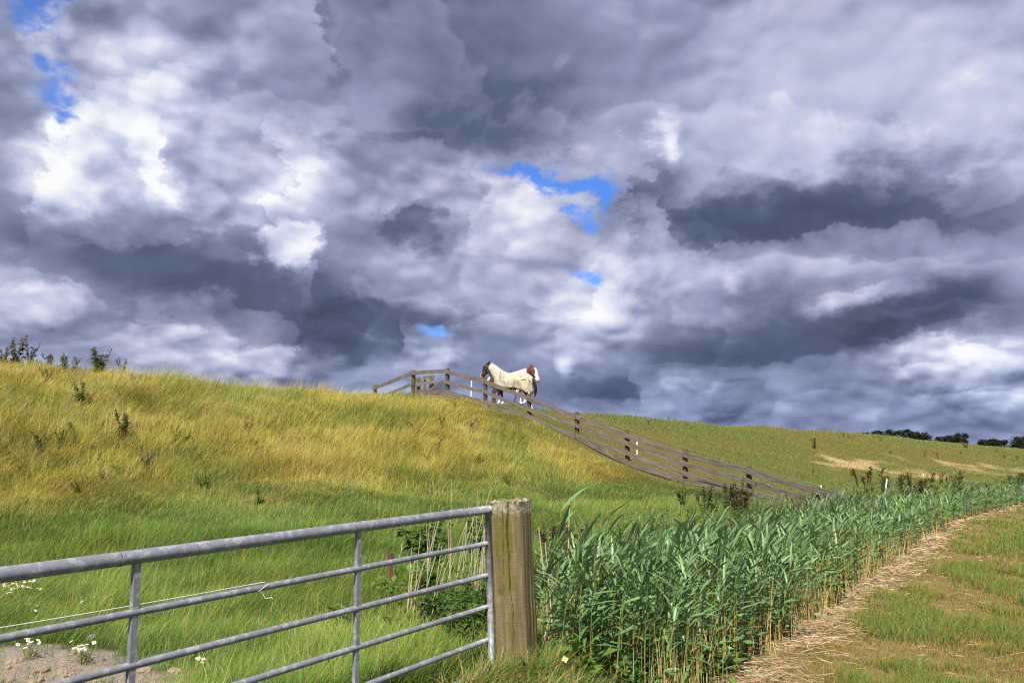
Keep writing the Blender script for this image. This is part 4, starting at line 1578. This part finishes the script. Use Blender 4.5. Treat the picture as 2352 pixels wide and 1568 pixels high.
    m.tube([(-0.45, 0.345 * s_, 0.98) for s_ in (1,)] + [(-0.62, 0.318, 1.02), (-0.80, 0.2, 0.93), (-0.90, 0.12, 0.74)], 0.008, 5)
    m.build('seam_piping', trim, rug, True)
    for k in range(6):
        t = k / 5
        q = Vector((0.985, 0.0, 1.40)).lerp(Vector((0.80, 0.0, 0.93)), t)
        m = MB()
        m.box((q.x - 0.02, 0.0, q.z + 0.0), (0.12, 0.27 if k > 2 else 0.24, 0.055), Matrix.Rotation(0.45, 3, 'Y'))
        m.build('neck_strap', trim, rug)
    for (a_, b_) in (((0.62, 0.72), (0.42, 0.66)), ((0.15, 0.66), (0.10, 0.58)), ((-0.08, 0.66), (-0.10, 0.57)), ((-0.26, 0.62), (-0.30, 0.54))):
        m = MB()
        for s in (-1, 1):
            m.tube([(a_[0], 0.30 * s, a_[1] + 0.08), (b_[0], 0.29 * s, b_[1])], 0.016, 5)
        m.build('belly_strap', trim, rug)
    m = MB()
    m.add(*chain([(-0.88, 0, 1.02, 0.06, 0.05), (-0.96, 0, 0.85, 0.085, 0.05), (-0.99, 0, 0.66, 0.10, 0.06), (-0.98, 0, 0.48, 0.09, 0.055), (-0.96, 0, 0.36, 0.04, 0.03), (-0.95, 0, 0.28, 0.01, 0.01)]))
    m.build('tail', plain('black_hair', (0.016, 0.012, 0.012), 0.55), h1, True)
    m = MB()
    m.add(*chain([(0.985, 0, 1.745, 0.05, 0.03), (1.075, 0.0, 1.70, 0.055, 0.035), (1.125, 0.0, 1.60, 0.05, 0.026), (1.15, 0.0, 1.52, 0.02, 0.010)]))
    m.build('forelock', plain('black_forelock', (0.016, 0.012, 0.012), 0.55), h1, True)
    halter(head[0], head[1], 0.0, plain('pinkish_grey_webbing', (0.30, 0.21, 0.19)), h1)
    for s in (-1, 1):
        m = MB()
        q = p0 + hd * 0.30 + Vector((0.055, 0.088 * s, 0.02))
        m.box(q, (0.035, 0.02, 0.028)); m.build('eye', plain('dark_eye', (0.008, 0.006, 0.006), 0.2, 0.5), h1)

    # --- the pinto horse behind it, facing right
    neck2 = [(0.42, 0, 1.05, 0.17, 0.29), (0.58, -0.02, 1.15, 0.135, 0.245), (0.74, -0.05, 1.23, 0.105, 0.20), (0.90, -0.10, 1.31, 0.088, 0.165), (1.04, -0.14, 1.38, 0.085, 0.145), (1.11, -0.16, 1.41, 0.06, 0.10)]
    hy = -0.55
    head2 = ((1.09, -0.155, 1.42), (1.38, -0.29, 0.91))
    legs2 = [front_leg(0.15, 0.50, 0.05), front_leg(-0.15, 0.50, -0.16), hind_leg(0.16, 0.0), hind_leg(-0.16, 0.12)]
    q0, q1 = Vector(head2[0]), Vector(head2[1]); hd2 = q1 - q0
    lat2 = Vector((-math.sin(hy), math.cos(hy), 0))

    def c2(co):
        c = np.tile(np.array([0.80, 0.76, 0.70]), (len(co), 1))
        nz = fbm(co[:, 0] * 2.6 + 4, co[:, 2] * 2.6 + co[:, 1] * 1.3, 3)
        t = ((co - np.array(q0)) @ np.array(hd2)) / hd2.length_squared
        chest = np.array([0.135, 0.036, 0.018])
        hd_ = (co[:, 0] > 0.86 + 0.1 * (nz - 0.5)) & (co[:, 2] > 0.8)
        c[hd_] = chest
        u = lat2.cross(hd2).normalized()
        rel = co - np.array(q0)
        up = rel @ np.array(u); la = rel @ np.array(lat2)
        fr = up * (1 if u.x > 0 else -1)
        c[hd_ & (t > 0.10) & (np.abs(la) < 0.05 + 0.03 * np.clip(t, 0, 1)) & (fr > 0.02)] = [0.84, 0.81, 0.76]
        c[hd_ & (t > 0.66)] = [0.84, 0.80, 0.76]
        c[hd_ & (t > 0.88)] = [0.62, 0.36, 0.32]
        c[(nz > 0.60) & (co[:, 0] < 0.3) & (co[:, 2] > 0.4)] = chest
        c[(co[:, 2] < 0.055)] = [0.14, 0.11, 0.08]
        c[(co[:, 0] < -0.3) & (co[:, 2] < 0.75) & (co[:, 2] > 0.055) & (nz < 0.6)] = [0.62, 0.47, 0.32]
        return c
    me2 = horse_mesh(neck2, head2, hy, legs2, c2)
    pos2 = Vector((at(1165, 900, 35.7).x, 35.7, at(1173, 929, 35.7).z))
    h2 = link('horse', me2, None, pos2, Euler((0, 0, -0.10)))
    h2.scale = (1.0, 1.0, 1.07)
    tag(h2, 'chestnut and white horse with a broad white blaze looking right behind the rugged one', 'horse')
    halter(head2[0], head2[1], hy, plain('grey_webbing', (0.32, 0.29, 0.28)), h2)
    m = MB()
    m.add(*chain([(-0.82, 0, 1.05, 0.05, 0.04), (-0.92, 0, 0.85, 0.08, 0.05), (-0.93, 0, 0.6, 0.08, 0.05), (-0.92, 0, 0.4, 0.02, 0.02)]))
    m.build('tail', plain('pale_hair', (0.62, 0.56, 0.46)), h2, True)
    for s in (-1, 1):
        m = MB()
        q = q0 + hd2 * 0.30 + lat2 * (0.092 * s) + Vector((0.05, 0, 0.015))
        m.box(q, (0.032, 0.03, 0.026)); m.build('eye', plain('dark_eye', (0.008, 0.006, 0.006), 0.2, 0.5), h2)


build_horses()


# ------------------------------------------------------------------ weeds
def weed_arrays(seed, h, stems=3, leaf=0.09, lw=0.3, green=(0.075, 0.125, 0.035), head=None, head_n=10, spread=0.35, leaves=16, up=0.5, thin=0.005, droop=0.8):
    r_ = np.random.default_rng(seed)
    V, F, C = [], [], []
    g = np.array(green)

    def leafq(p, az, L, W, pit, c):
        b = len(V)
        hx, hy = math.cos(az), math.sin(az)
        a = np.array([hx * math.cos(pit), hy * math.cos(pit), math.sin(pit)]); s = np.array([-hy, hx, r_.uniform(-.4, .4)])
        mid = p + a * L * 0.45
        tip = p + a * L + np.array([0, 0, -droop * L * 0.35])
        V.extend([p, mid - s * W * 0.5, mid + np.array([0, 0, -W * 0.12]), mid + s * W * 0.5, tip])
        F.extend([(b, b + 1, b + 2), (b, b + 2, b + 3), (b + 1, b + 4, b + 2), (b + 2, b + 4, b + 3)])
        C.extend([c] * 5)
    for s in range(stems):
        az = r_.uniform(0, 6.28); lean = r_.uniform(0, spread) + (0.12 if s else 0)
        hh = h * r_.uniform(0.7, 1.0)
        wx = 0.12 * hh
        def sp(t):
            return np.array([math.cos(az) * lean * hh * t + wx * t * t, math.sin(az) * lean * hh * t, hh * t])
        b = len(V)
        for i in range(5):
            p = sp(i / 4); rad = thin * (1 - 0.6 * i / 4)
            for k in range(3):
                w = 2.094 * k
                V.append(p + np.array([math.cos(w) * rad, math.sin(w) * rad, 0])); C.append(g * np.array([1.2, 1.0, 0.8]))
        for i in range(4):
            for k in range(3):
                a0, a1 = b + i * 3 + k, b + i * 3 + (k + 1) % 3
                F.extend([(a0, a1, a1 + 3), (a0, a1 + 3, a0 + 3)])
        for j in range(leaves):
            t = r_.uniform(0.05, 0.95)
            L = leaf * r_.uniform(0.6, 1.3) * (1.25 - 0.7 * t)
            leafq(sp(t), r_.uniform(0, 6.28), L, L * lw, r_.uniform(up - 0.5, up + 0.5), g * r_.uniform(0.7, 1.35) * np.array([r_.uniform(.85, 1.2), 1, r_.uniform(.8, 1.2)]))
        if head is not None:
            hc = np.array(head)
            for j in range(head_n):
                t = r_.uniform(0.72, 1.04)
                q = sp(min(t, 1.0)) + np.array([r_.normal(0, 0.03) * h, r_.normal(0, 0.03) * h, (t - 1) * 0.3 * h if t > 1 else 0])
                for _ in range(2):
                    leafq(q, r_.uniform(0, 6.28), leaf * 0.35, leaf * 0.30, r_.uniform(0, 1.5), hc * r_.uniform(0.7, 1.3))
    return np.array(V), np.array(F), np.array(C)


WEEDS = {}


def weed(kind, seed, pos, h, label, cat, group=None, name=None, yaw=None):
    key = (kind, seed)
    if key not in WEEDS:
        kw = WEED_KINDS[kind]
        V, F, C = weed_arrays(seed + hash_kind(kind), 1.0, **kw)
        WEEDS[key] = np_mesh(kind, V, F, M_LEAF, C)
    o = link(name or kind, WEEDS[key], None, pos, (0, 0, seed * 1.7 if yaw is None else yaw))
    o.scale = (h, h, h)
    return tag(o, label, cat, group)


def hash_kind(k):
    return sum(ord(c) * (i + 1) for i, c in enumerate(k))


WEED_KINDS = {   # all built one metre tall
    'thistle': dict(stems=5, leaf=0.22, lw=0.32, green=(0.150, 0.215, 0.070), head=(0.33, 0.22, 0.20), head_n=7, spread=0.30, leaves=60, up=0.5, thin=0.010),
    'dock_plant': dict(stems=4, leaf=0.17, lw=0.34, green=(0.075, 0.085, 0.022), head=(0.125, 0.072, 0.032), head_n=34, spread=0.28, leaves=12, up=0.7, thin=0.014),
    'dark_weed': dict(stems=5, leaf=0.20, lw=0.36, green=(0.080, 0.125, 0.036), head=(0.105, 0.075, 0.035), head_n=14, spread=0.32, leaves=30, up=0.4, thin=0.012),
    'nettle': dict(stems=6, leaf=0.20, lw=0.55, green=(0.065, 0.135, 0.022), spread=0.42, leaves=20, up=0.1, thin=0.010),
    'broadleaf_plant': dict(stems=7, leaf=0.55, lw=0.48, green=(0.105, 0.195, 0.030), spread=0.8, leaves=5, up=0.5, thin=0.012),
    'green_shrub': dict(stems=9, leaf=0.13, lw=0.50, green=(0.085, 0.150, 0.030), spread=0.60, leaves=44, up=0.4, thin=0.012),
}


def crest_pt(px):
    d = direction(px, 800)
    D = 10.0
    while D < 200:
        x, y = d.x / d.y * D, D
        n, s = dike(np.array([x]), np.array([y]))
        if n[0] < 0.9: break
        D += 0.1
    return Vector((x, y, ground_z(x, y)))


def build_weeds():
    G = 'thistles and weeds on the dike'
    crest = [(36, 0.86, 'tall bushy thistle at the far left end of the dike skyline', 'thistle'), (72, 0.74, 'slender leaning weed on the skyline beside the leftmost bushy thistle', 'dark_weed'),
             (120, 0.62, 'low weed between the leftmost thistles and the lone one on the skyline', 'dark_weed'), (150, 0.62, 'twin-stemmed small weed on the skyline left of the lone tall thistle', 'thistle'),
             (172, 0.5, 'smallest weed sprig on the skyline left of the lone tall thistle', 'dark_weed'), (229, 0.98, 'lone tall dark thistle standing clear against the sky', 'thistle'),
             (285, 0.56, 'small leaning weed on the skyline right of the lone tall thistle', 'dark_weed'), (8, 0.62, 'weed cut by the left edge of the photo on the skyline', 'thistle')]
    for i, (px, h, lab, k) in enumerate(crest):
        p = crest_pt(px); p.z -= 0.02
        weed(k, i, p, h * 1.0, lab, 'weed', G)
    for i, px in enumerate((14, 50, 88, 105, 138, 160, 190, 245, 300)):
        p = crest_pt(px); p.z -= 0.02
        weed('green_shrub', 160 + i % 4, p, 0.36 - 0.015 * i, 'low green bush of leafy herbs along the left skyline of the dike', 'weed', 'low bushes on the left skyline', yaw=i * 1.3)
    for i, (px, py, h, lab, k) in enumerate([
            (188, 930, 0.75, 'dark thistle amid golden grass below the lone skyline thistle', 'thistle'), (285, 1020, 0.95, 'large dark thistle clump in the middle of the golden slope', 'thistle'),
            (333, 1090, 0.6, 'greyish thistle low on the golden slope under the large clump', 'thistle'), (565, 1005, 0.62, 'lone green weed in golden grass halfway between skyline thistles and crest gate', 'dark_weed'),
            (140, 1030, 0.5, 'small green weed low at the left of the golden slope', 'dark_weed'), (110, 880, 0.6, 'bushy green weed patch just under the left skyline', 'green_shrub'),
            (360, 985, 0.4, 'tiny green weed right of the large thistle clump', 'nettle'), (310, 890, 0.45, 'green sprig on the slope right below the skyline weeds', 'dark_weed'), (970, 1060, 0.35, 'small weed on the lower slope under the crest gate', 'dark_weed')]):
        p = on_ground(px, py); p.z -= 0.02
        weed(k, 20 + i, p, h * 0.8, lab, 'weed', G)
    r9 = np.random.default_rng(77)
    for i in range(22):
        px, py = r9.uniform(5, 1250), r9.uniform(930, 1180)
        p = on_ground(px, py); p.z -= 0.02
        weed(['dark_weed', 'nettle', 'green_shrub'][i % 3], 140 + i % 5, p, r9.uniform(0.28, 0.5), 'small leafy green weed half sunk in the long grass of the near dike slope', 'weed', 'small weeds in the long grass', yaw=float(r9.uniform(0, 6)))
    # the far, grazed dike
    for i, (px, py, hp, lab, k) in enumerate([
            (1490, 977, 12, 'lone olive bush on the far crest right of the board fence', 'dark_weed'), (1536, 963, 8, 'dark weed breaking the far skyline', 'dark_weed'), (1550, 966, 6, 'pale green low weed on the far skyline', 'green_shrub'),
            (1871, 1031, 24, 'tallest dark weed on the green far slope above the hay patch', 'dark_weed'), (1938, 1003, 10, 'dark weed on the far crest left of the tree line', 'dark_weed'), (1948, 1006, 9, 'rounded green weed on the far crest left of the tree line', 'green_shrub'),
            (2024, 1014, 9, 'brown weed under the long dark tree cluster', 'dock_plant'), (2046, 1042, 9, 'low green clump in the middle of the far slope', 'green_shrub'), (2124, 1049, 15, 'rusty dock, the left one of a tall pair on the far slope', 'dock_plant'),
            (2155, 1056, 15, 'rusty dock, the right one of a tall pair on the far slope', 'dock_plant'), (2143, 1043, 8, 'little rusty dock between the tall pair on the far slope', 'dock_plant'), (2207, 1042, 7, 'round olive tuft below the green bush on the far dike', 'green_shrub'),
            (2219, 1029, 20, 'rounded green bush on the far dike edge beside the dark trees', 'green_shrub'), (2290, 1038, 8, 'dark low weed on the far slope near the right edge', 'dock_plant'), (2306, 1058, 14, 'rusty dock on the right part of the far slope', 'dock_plant'),
            (2336, 1058, 12, 'rightmost rusty dock on the far slope', 'dock_plant'), (1866, 1094, 16, 'brown dock at the foot of the far slope left of the hay patch', 'dock_plant')]):
        p = on_ground(px, py)
        weed(k, 40 + i, p, hp / FPX * p.y * 1.1, lab, 'weed', 'weeds on the far dike')
    # docks and dark weeds behind the reeds
    r_ = np.random.default_rng(5)
    for i in range(34):
        if i < 20: px, py, D = r_.uniform(2025, 2140), r_.uniform(1098, 1118), r_.uniform(25, 33)
        elif i < 28: px, py, D = r_.uniform(2142, 2214), r_.uniform(1090, 1104), r_.uniform(30, 38)
        else: px, py, D = r_.uniform(2318, 2352), r_.uniform(1092, 1100), r_.uniform(36, 42)
        t = at(px, py, D); g = ground_z(t.x, t.y)
        weed(['dark_weed', 'dock_plant'][i % 3 == 0], 60 + i % 6, Vector((t.x, t.y, g)), max(0.5, t.z - g), 'dark brown-green weed in the thicket between the reeds and the far dike', 'weed', 'thicket behind the reeds', yaw=float(r_.uniform(0, 6)))
    for i, (px, py, D, lab) in enumerate([(2000, 1072, 27, 'tallest dark dock spire left of the leaning white stake'), (1988, 1086, 26.5, 'second dark dock spire left of the leaning white stake'), (1969, 1077, 28, 'thin brown dock spire standing left of the dark spires')]):
        t = at(px, py, D); g = ground_z(t.x, t.y)
        weed('dock_plant', 70 + i, Vector((t.x, t.y, g)), t.z - g, lab, 'weed', 'dock spires behind the reeds')
    # around the low end of the board fence
    for i in range(16):
        px, py, D = r_.uniform(1560, 1765), r_.uniform(1098, 1140), r_.uniform(17.5, 21.5)
        t = at(px, py, D); g = ground_z(t.x, t.y)
        weed(['dock_plant', 'dark_weed', 'nettle'][i % 3], 80 + i % 6, Vector((t.x, t.y, g)), max(0.35, min(0.72, t.z - g)), 'rusty and green weed in the tangle at the low end of the board fence', 'weed', 'tangle by the low end of the fence', yaw=float(r_.uniform(0, 6)))
    for i, (px, py, D, h, lab) in enumerate([(1545, 1165, 14.0, 0.85, 'bright green leafy shrub standing above the back of the reeds'), (1700, 1120, 19.5, 0.9, 'green bush among rusty docks beside the board fence end'), (1500, 1190, 13.0, 0.6, 'low green shrub just left of the bright leafy one')]):
        t = at(px, py, D); g = ground_z(t.x, t.y)
        weed('green_shrub', 90 + i, Vector((t.x, t.y, g)), max(h, t.z - g), lab, 'shrub')
    for i in range(9):
        px, D = r_.uniform(1245, 1400), r_.uniform(9.5, 11.5)
        t = at(px, 1230, D); g = ground_z(t.x, t.y)
        weed(['dock_plant', 'nettle'][i % 2], 95 + i % 4, Vector((t.x, t.y, g)), r_.uniform(0.5, 0.85), 'brownish dock or nettle behind the reeds right of the wooden post', 'weed', 'weeds behind the post', yaw=float(r_.uniform(0, 6)))
    # behind the gate, near its right end
    for i in range(30):
        px, D = r_.uniform(960, 1150), r_.uniform(6.3, 8.6)
        t = at(px, 1400, D); g = ground_z(t.x, t.y)
        weed('nettle', 100 + i % 5, Vector((t.x, t.y, g)), r_.uniform(0.28, 0.52), 'dark green nettle in the patch behind the lower right of the metal gate', 'nettle', 'nettles behind the gate', yaw=float(r_.uniform(0, 6)))
    for i in range(8):
        px, D = r_.uniform(955, 1150), r_.uniform(10.2, 11.5)
        t = at(px, 1200, D); g = ground_z(t.x, t.y)
        weed('nettle', 100 + i % 5, Vector((t.x, t.y, g)), r_.uniform(0.45, 0.75), 'taller nettle standing among the dry stalks behind the gate', 'nettle', 'nettles by the dry stalks', yaw=float(r_.uniform(0, 6)))
    for i, (px, py, D, h, lab) in enumerate([(880, 1365, 8.2, 0.34, 'broad-leaved dock with pale green leaves under the red stake'), (935, 1345, 8.4, 0.38, 'broad-leaved dark plant right of the red stake'), (790, 1415, 7.3, 0.25, 'low broad-leaved plant under the second gate upright'), (930, 1440, 6.8, 0.28, 'low leafy plant in grass right of the second gate upright')]):
        t = at(px, py, D); g = ground_z(t.x, t.y)
        weed('broadleaf_plant', 110 + i, Vector((t.x, t.y, g)), h, lab, 'plant')
    # at the feet of the front reeds
    for i in range(22):
        px, D = r_.uniform(1235, 1700), r_.uniform(5.3, 6.0)
        t = at(px, 1560, D); g = ground_z(t.x, t.y)
        weed(['nettle', 'nettle', 'broadleaf_plant'][i % 3], 120 + i % 5, Vector((t.x, t.y, g)), r_.uniform(0.16, 0.34), 'small leafy weed at the foot of the front reeds', 'weed', 'weeds under the front reeds', yaw=float(r_.uniform(0, 6)))


build_weeds()


# ------------------------------------------------------------------ coarse tussocks round the post
def build_tussocks():
    spots = [(1100, 1568, 5.35, 0.30), (1140, 1545, 5.5, 0.33), (1190, 1560, 5.4, 0.30), (1250, 1540, 5.6, 0.34), (1290, 1520, 5.9, 0.3), (1160, 1600, 5.15, 0.25), (1230, 1610, 5.1, 0.27), (1310, 1590, 5.2, 0.26), (1060, 1600, 5.2, 0.24), (1370, 1600, 5.15, 0.2)]
    for j, (px, py, D, hh) in enumerate(spots):
        b = at(px, py, D); b.z = ground_z(b.x, b.y)
        N = 420
        a = rng.uniform(0, 2 * np.pi, N); rr_ = np.abs(rng.normal(0, 0.085, N))
        x, y = np.cos(a) * rr_, np.sin(a) * rr_
        dry = rng.random(N) < 0.24
        cb = np.where(dry[:, None], [0.30, 0.19, 0.06], [0.085, 0.130, 0.022]); ct = np.where(dry[:, None], [0.48, 0.33, 0.12], [0.150, 0.225, 0.045])
        V, F, C = blades(x, y, np.full(N, -0.01), hh * rng.uniform(0.5, 1.3, N), 0.0075 * rng.uniform(.6, 1.4, N), WIND + rng.normal(0, 1.0, N), np.clip(rng.normal(0.85, 0.25, N), 0.1, 1.25), rng.uniform(-0.8, 0.8, N), jitter(cb, N), jitter(ct, N), 4)
        o = link('grass_tussock', np_mesh('grass_tussock', V, F, M_GRASS, C), None, b)
        tag(o, 'coarse arching grass tussock with ochre blades round the foot of the wooden post', 'grass tussock', 'tussocks round the post')


build_tussocks()


# ------------------------------------------------------------------ chamomile and the pale yellow flower
M_PETAL = plain('white_petals', (0.80, 0.80, 0.76), 0.6, 0.2, 40.0, 0.1)
M_YOLK = plain('yellow_disc', (0.62, 0.40, 0.03), 0.7, 0.2, 60.0, 0.3)


def flower_meshes():
    r_ = np.random.default_rng(2)
    m = MB()
    for k in range(12):
        a = 2 * math.pi * k / 12
        c, s = math.cos(a), math.sin(a)
        m.add([(c * 0.004, s * 0.004, 0), (c * 0.010 - s * 0.0026, s * 0.010 + c * 0.0026, 0.0005), (c * 0.0135, s * 0.0135, -0.002), (c * 0.010 + s * 0.0026, s * 0.010 - c * 0.0026, 0.0005)], [(0, 1, 2, 3)])
    pet = m.mesh('petals', M_PETAL)
    m = MB()
    m.tube([(0, 0, -0.001), (0, 0, 0.002), (0, 0, 0.0045), (0, 0, 0.006)], [0.0052, 0.0052, 0.0036, 0.001], 8)
    return pet, m.mesh('disc', M_YOLK, True)


PET, DISC = flower_meshes()


def chamomile(p, h, nf, spread, label, seed):
    r_ = np.random.default_rng(seed)
    m = MB()
    heads = []
    for k in range(nf):
        a = r_.uniform(0, 6.28); d = spread * math.sqrt(r_.random())
        t = Vector((math.cos(a) * d, math.sin(a) * d, h * r_.uniform(0.7, 1.1)))
        b = Vector((t.x * 0.35, t.y * 0.35, 0))
        m.tube([b, b.lerp(t, 0.5) + Vector((0.01, 0, 0.01)), t], 0.0016, 4)
        heads.append(t)
    for k in range(nf * 14):
        a = r_.uniform(0, 6.28); d = spread * math.sqrt(r_.random()) * 0.9
        q = Vector((math.cos(a) * d, math.sin(a) * d, h * r_.uniform(0.05, 0.75)))
        e = Vector((r_.normal(0, 1), r_.normal(0, 1), r_.uniform(0, 1))).normalized() * r_.uniform(0.02, 0.05)
        s = Vector((r_.normal(0, 1), r_.normal(0, 1), 0)).normalized() * 0.002
        m.add([q - s, q + s, q + e], [(0, 1, 2)])
    mm = bpy.data.materials.get('feathery_green') or plain('feathery_green', (0.10, 0.15, 0.03), 0.7)
    o = m.build('chamomile', mm, None, False, p)
    tag(o, label, 'flower', 'chamomile behind the metal gate')
    for t in heads:
        f = link('flower_head', PET, o, t, Euler((r_.normal(0.25, 0.35), r_.normal(0, 0.4), 0)))
        f.scale = (1.1,) * 3
        link('disc', DISC, f)


for k, (px, py, nf, h, sp, lab) in enumerate([(22, 1405, 9, 0.24, 0.12, 'white chamomile clump at the left edge above the second gate rail'), (62, 1398, 8, 0.25, 0.12, 'white chamomile clump just right of the one at the left edge'),
                                              (70, 1515, 6, 0.14, 0.10, 'small chamomile on bare soil between the second and third gate rails'), (190, 1525, 9, 0.14, 0.12, 'chamomile clump with many heads left of the first gate upright'),
                                              (182, 1408, 2, 0.10, 0.04, 'pair of chamomile heads below the white cord'), (464, 1560, 4, 0.14, 0.05, 'few chamomile heads under the third rail between the two uprights'), (100, 1440, 3, 0.2, 0.07, 'sparse chamomile below the left edge clumps near the second rail')]):
    p = on_ground(px, py)
    chamomile(p, h, int(nf * 1.7) if nf > 4 else nf, sp, lab, 40 + k)


def yellow_flower():
    p = at(1297, 1515, 5.45)
    g = ground_z(p.x, p.y)
    m = MB()
    m.tube([(0, 0, 0), (0.01, 0, (p.z - g) * 0.6), (0.0, 0, p.z - g)], 0.003, 5)
    o = m.build('yellow_flower', bpy.data.materials.get('feathery_green'), None, False, (p.x, p.y, g))
    tag(o, 'single pale yellow flower at the foot of the reeds right of the post', 'flower')
    m = MB()
    for k in range(4):
        a = k * 1.57 + 0.4
        c, s = math.cos(a), math.sin(a)
        m.add([(0, 0, 0), (c * 0.012 - s * 0.011, s * 0.012 + c * 0.011, 0.010), (c * 0.024, s * 0.024, 0.012), (c * 0.012 + s * 0.011, s * 0.012 - c * 0.011, 0.010)], [(0, 1, 2, 3)])
    m.build('petals', plain('pale_yellow_petals', (0.66, 0.62, 0.24), 0.6), o, False, (0, 0, p.z - g), Euler((0.9, 0.2, 0)))


yellow_flower()


# clods and a pale stone on the bare soil
def clods():
    soil = plain('dry_clod', (0.27, 0.205, 0.155), 0.95, 0.1, 40.0, 0.7)
    pale = plain('pale_stone', (0.52, 0.44, 0.38), 0.9, 0.2, 30.0, 0.5)
    r_ = np.random.default_rng(9)
    for k in range(44):
        if k == 0: p, s, mt = on_ground(212, 1470), 0.045, pale
        else:
            p, s, mt = on_ground(r_.uniform(0, 250) if k < 36 else r_.uniform(300, 430), r_.uniform(1505, 1575)), r_.uniform(0.015, 0.048), soil
        m = MB()
        n = 9
        v = []
        for i in range(6):
            ph = -1.3 + 2.6 * i / 5
            for j in range(n):
                a = 2 * math.pi * j / n
                rr_ = s * r_.uniform(0.75, 1.2)
                v.append((math.cos(ph) * math.cos(a) * rr_ * 1.4, math.cos(ph) * math.sin(a) * rr_, math.sin(ph) * rr_ * 0.75))
        f = [(i * n + j, i * n + (j + 1) % n, (i + 1) * n + (j + 1) % n, (i + 1) * n + j) for i in range(5) for j in range(n)]
        f += [tuple(reversed(range(n))), tuple(5 * n + j for j in range(n))]
        m.add(v, f)
        o = m.build('stone' if k == 0 else 'soil_clod', mt, None, False, (p.x, p.y, p.z + s * 0.3), Euler((0, 0, r_.uniform(0, 6))))
        if k == 0: tag(o, 'pale stone lying in thin grass above the bare soil', 'stone')
        else: tag(o, 'dry grey-brown clod on the bare soil behind the gate', 'clod', 'clods on the bare soil')


clods()


# ------------------------------------------------------------------ trees far behind the dike
def bark_mat():
    m = new_mat('dark_bark')
    f = NX.noise(NX.vm('MULTIPLY', obj_co(), (4, 4, 0.8)), 1.0, 4.0)
    return finish(m, NX.mix(f, (0.035, 0.028, 0.02), (0.08, 0.065, 0.05)), 0.9, 0.1)


M_BARK = bark_mat()


def tree(px, top, wpx, D, label, seed):
    top -= 3; wpx *= 1.5
    r_ = np.random.default_rng(seed)
    t = at(px, top, D)
    h = t.z
    w = wpx / FPX * D
    root = link('tree', None, None, (t.x, t.y, 0))
    tag(root, label, 'tree', 'dark trees behind the far dike')
    m = MB()
    m.tube([(0, 0, -0.2), (0.05, 0, h * 0.3), (0.1, 0, h * 0.6)], [0.32, 0.24, 0.12], 8)
    tips = []
    for k in range(7):
        a = r_.uniform(0, 6.28); e = Vector((math.cos(a) * w * 0.34, math.sin(a) * w * 0.34, h * r_.uniform(0.5, 0.9)))
        m.tube([(0.05, 0, h * r_.uniform(0.2, 0.45)), e * 0.6 + Vector((0, 0, h * 0.15)), e], [0.13, 0.08, 0.03], 5)
        tips.append(e)
    m.build('trunk', M_BARK, root, True)
    n = 2600
    cl = []
    for k in range(20):
        a = r_.uniform(0, 6.28); q = math.sqrt(r_.random())
        zz = r_.uniform(0.40, 0.93)
        lim = math.sqrt(max(0.12, 1 - ((zz - 0.55) / 0.50) ** 4))
        cl.append((math.cos(a) * q * w * 0.42 * lim, math.sin(a) * q * w * 0.42 * lim, zz * h, r_.uniform(0.10, 0.20) * w))
    cl.append((0, 0, h * 0.92, 0.12 * w))
    cl = np.array(cl)
    i = r_.integers(0, len(cl), n)
    v = r_.normal(0, 1, (n, 3)); v /= np.linalg.norm(v, axis=1, keepdims=True)
    p = cl[i, :3] + v * (cl[i, 3] * r_.random(n) ** 0.4)[:, None] * np.array([1, 1, 0.75])
    s = 0.16 + 0.016 * h
    a = r_.normal(0, 1, (n, 3)); b = r_.normal(0, 1, (n, 3))
    a /= np.linalg.norm(a, axis=1, keepdims=True); b /= np.linalg.norm(b, axis=1, keepdims=True)
    V = np.stack([p - a * s, p - b * s * 0.6, p + a * s, p + b * s * 0.6], 1)
    F = np.arange(n * 4).reshape(n, 4)
    C = np.repeat(np.array([0.020, 0.026, 0.014]) * r_.uniform(0.6, 1.5, (n, 1)), 4, 0)  # near-black leaf colour stands in for cloud shadow over the trees
    link('crown', np_mesh('crown', V.reshape(-1, 3), F, M_LEAF, C), root)


for k, (px, top, w, D, lab) in enumerate([
        (1992, 995, 32, 255, 'small dark tree at the left end of the long tree cluster'), (2014, 991, 36, 260, 'dark tree with a flat crown, second from the left of the long cluster'), (2040, 990, 40, 265, 'wide dark tree in the left middle of the long cluster'),
        (2062, 991, 36, 258, 'dark rounded tree in the very middle of the long cluster'), (2084, 988, 40, 262, 'tallest dark tree of the long cluster'), (2106, 994, 34, 257, 'dark tree just right of the tallest in the long cluster'), (2126, 1002, 28, 255, 'low dark tree closing the right end of the long cluster'),
        (2158, 1005, 26, 250, 'low dark tree in the gap right of the long cluster'), (2178, 1003, 30, 252, 'low bushy dark tree left of the upright one'), (2200, 997, 34, 245, 'upright dark tree behind the rounded green bush'),
        (2262, 1014, 36, 250, 'low dark tree, left half of the small separate pair'), (2288, 1013, 36, 250, 'low dark tree, right half of the small separate pair'), (2336, 1006, 40, 240, 'large dark tree at the right edge'), (2362, 1002, 44, 242, 'dark tree cut by the right edge of the photo')]):
    tree(px, top, w, D, lab, 300 + k)
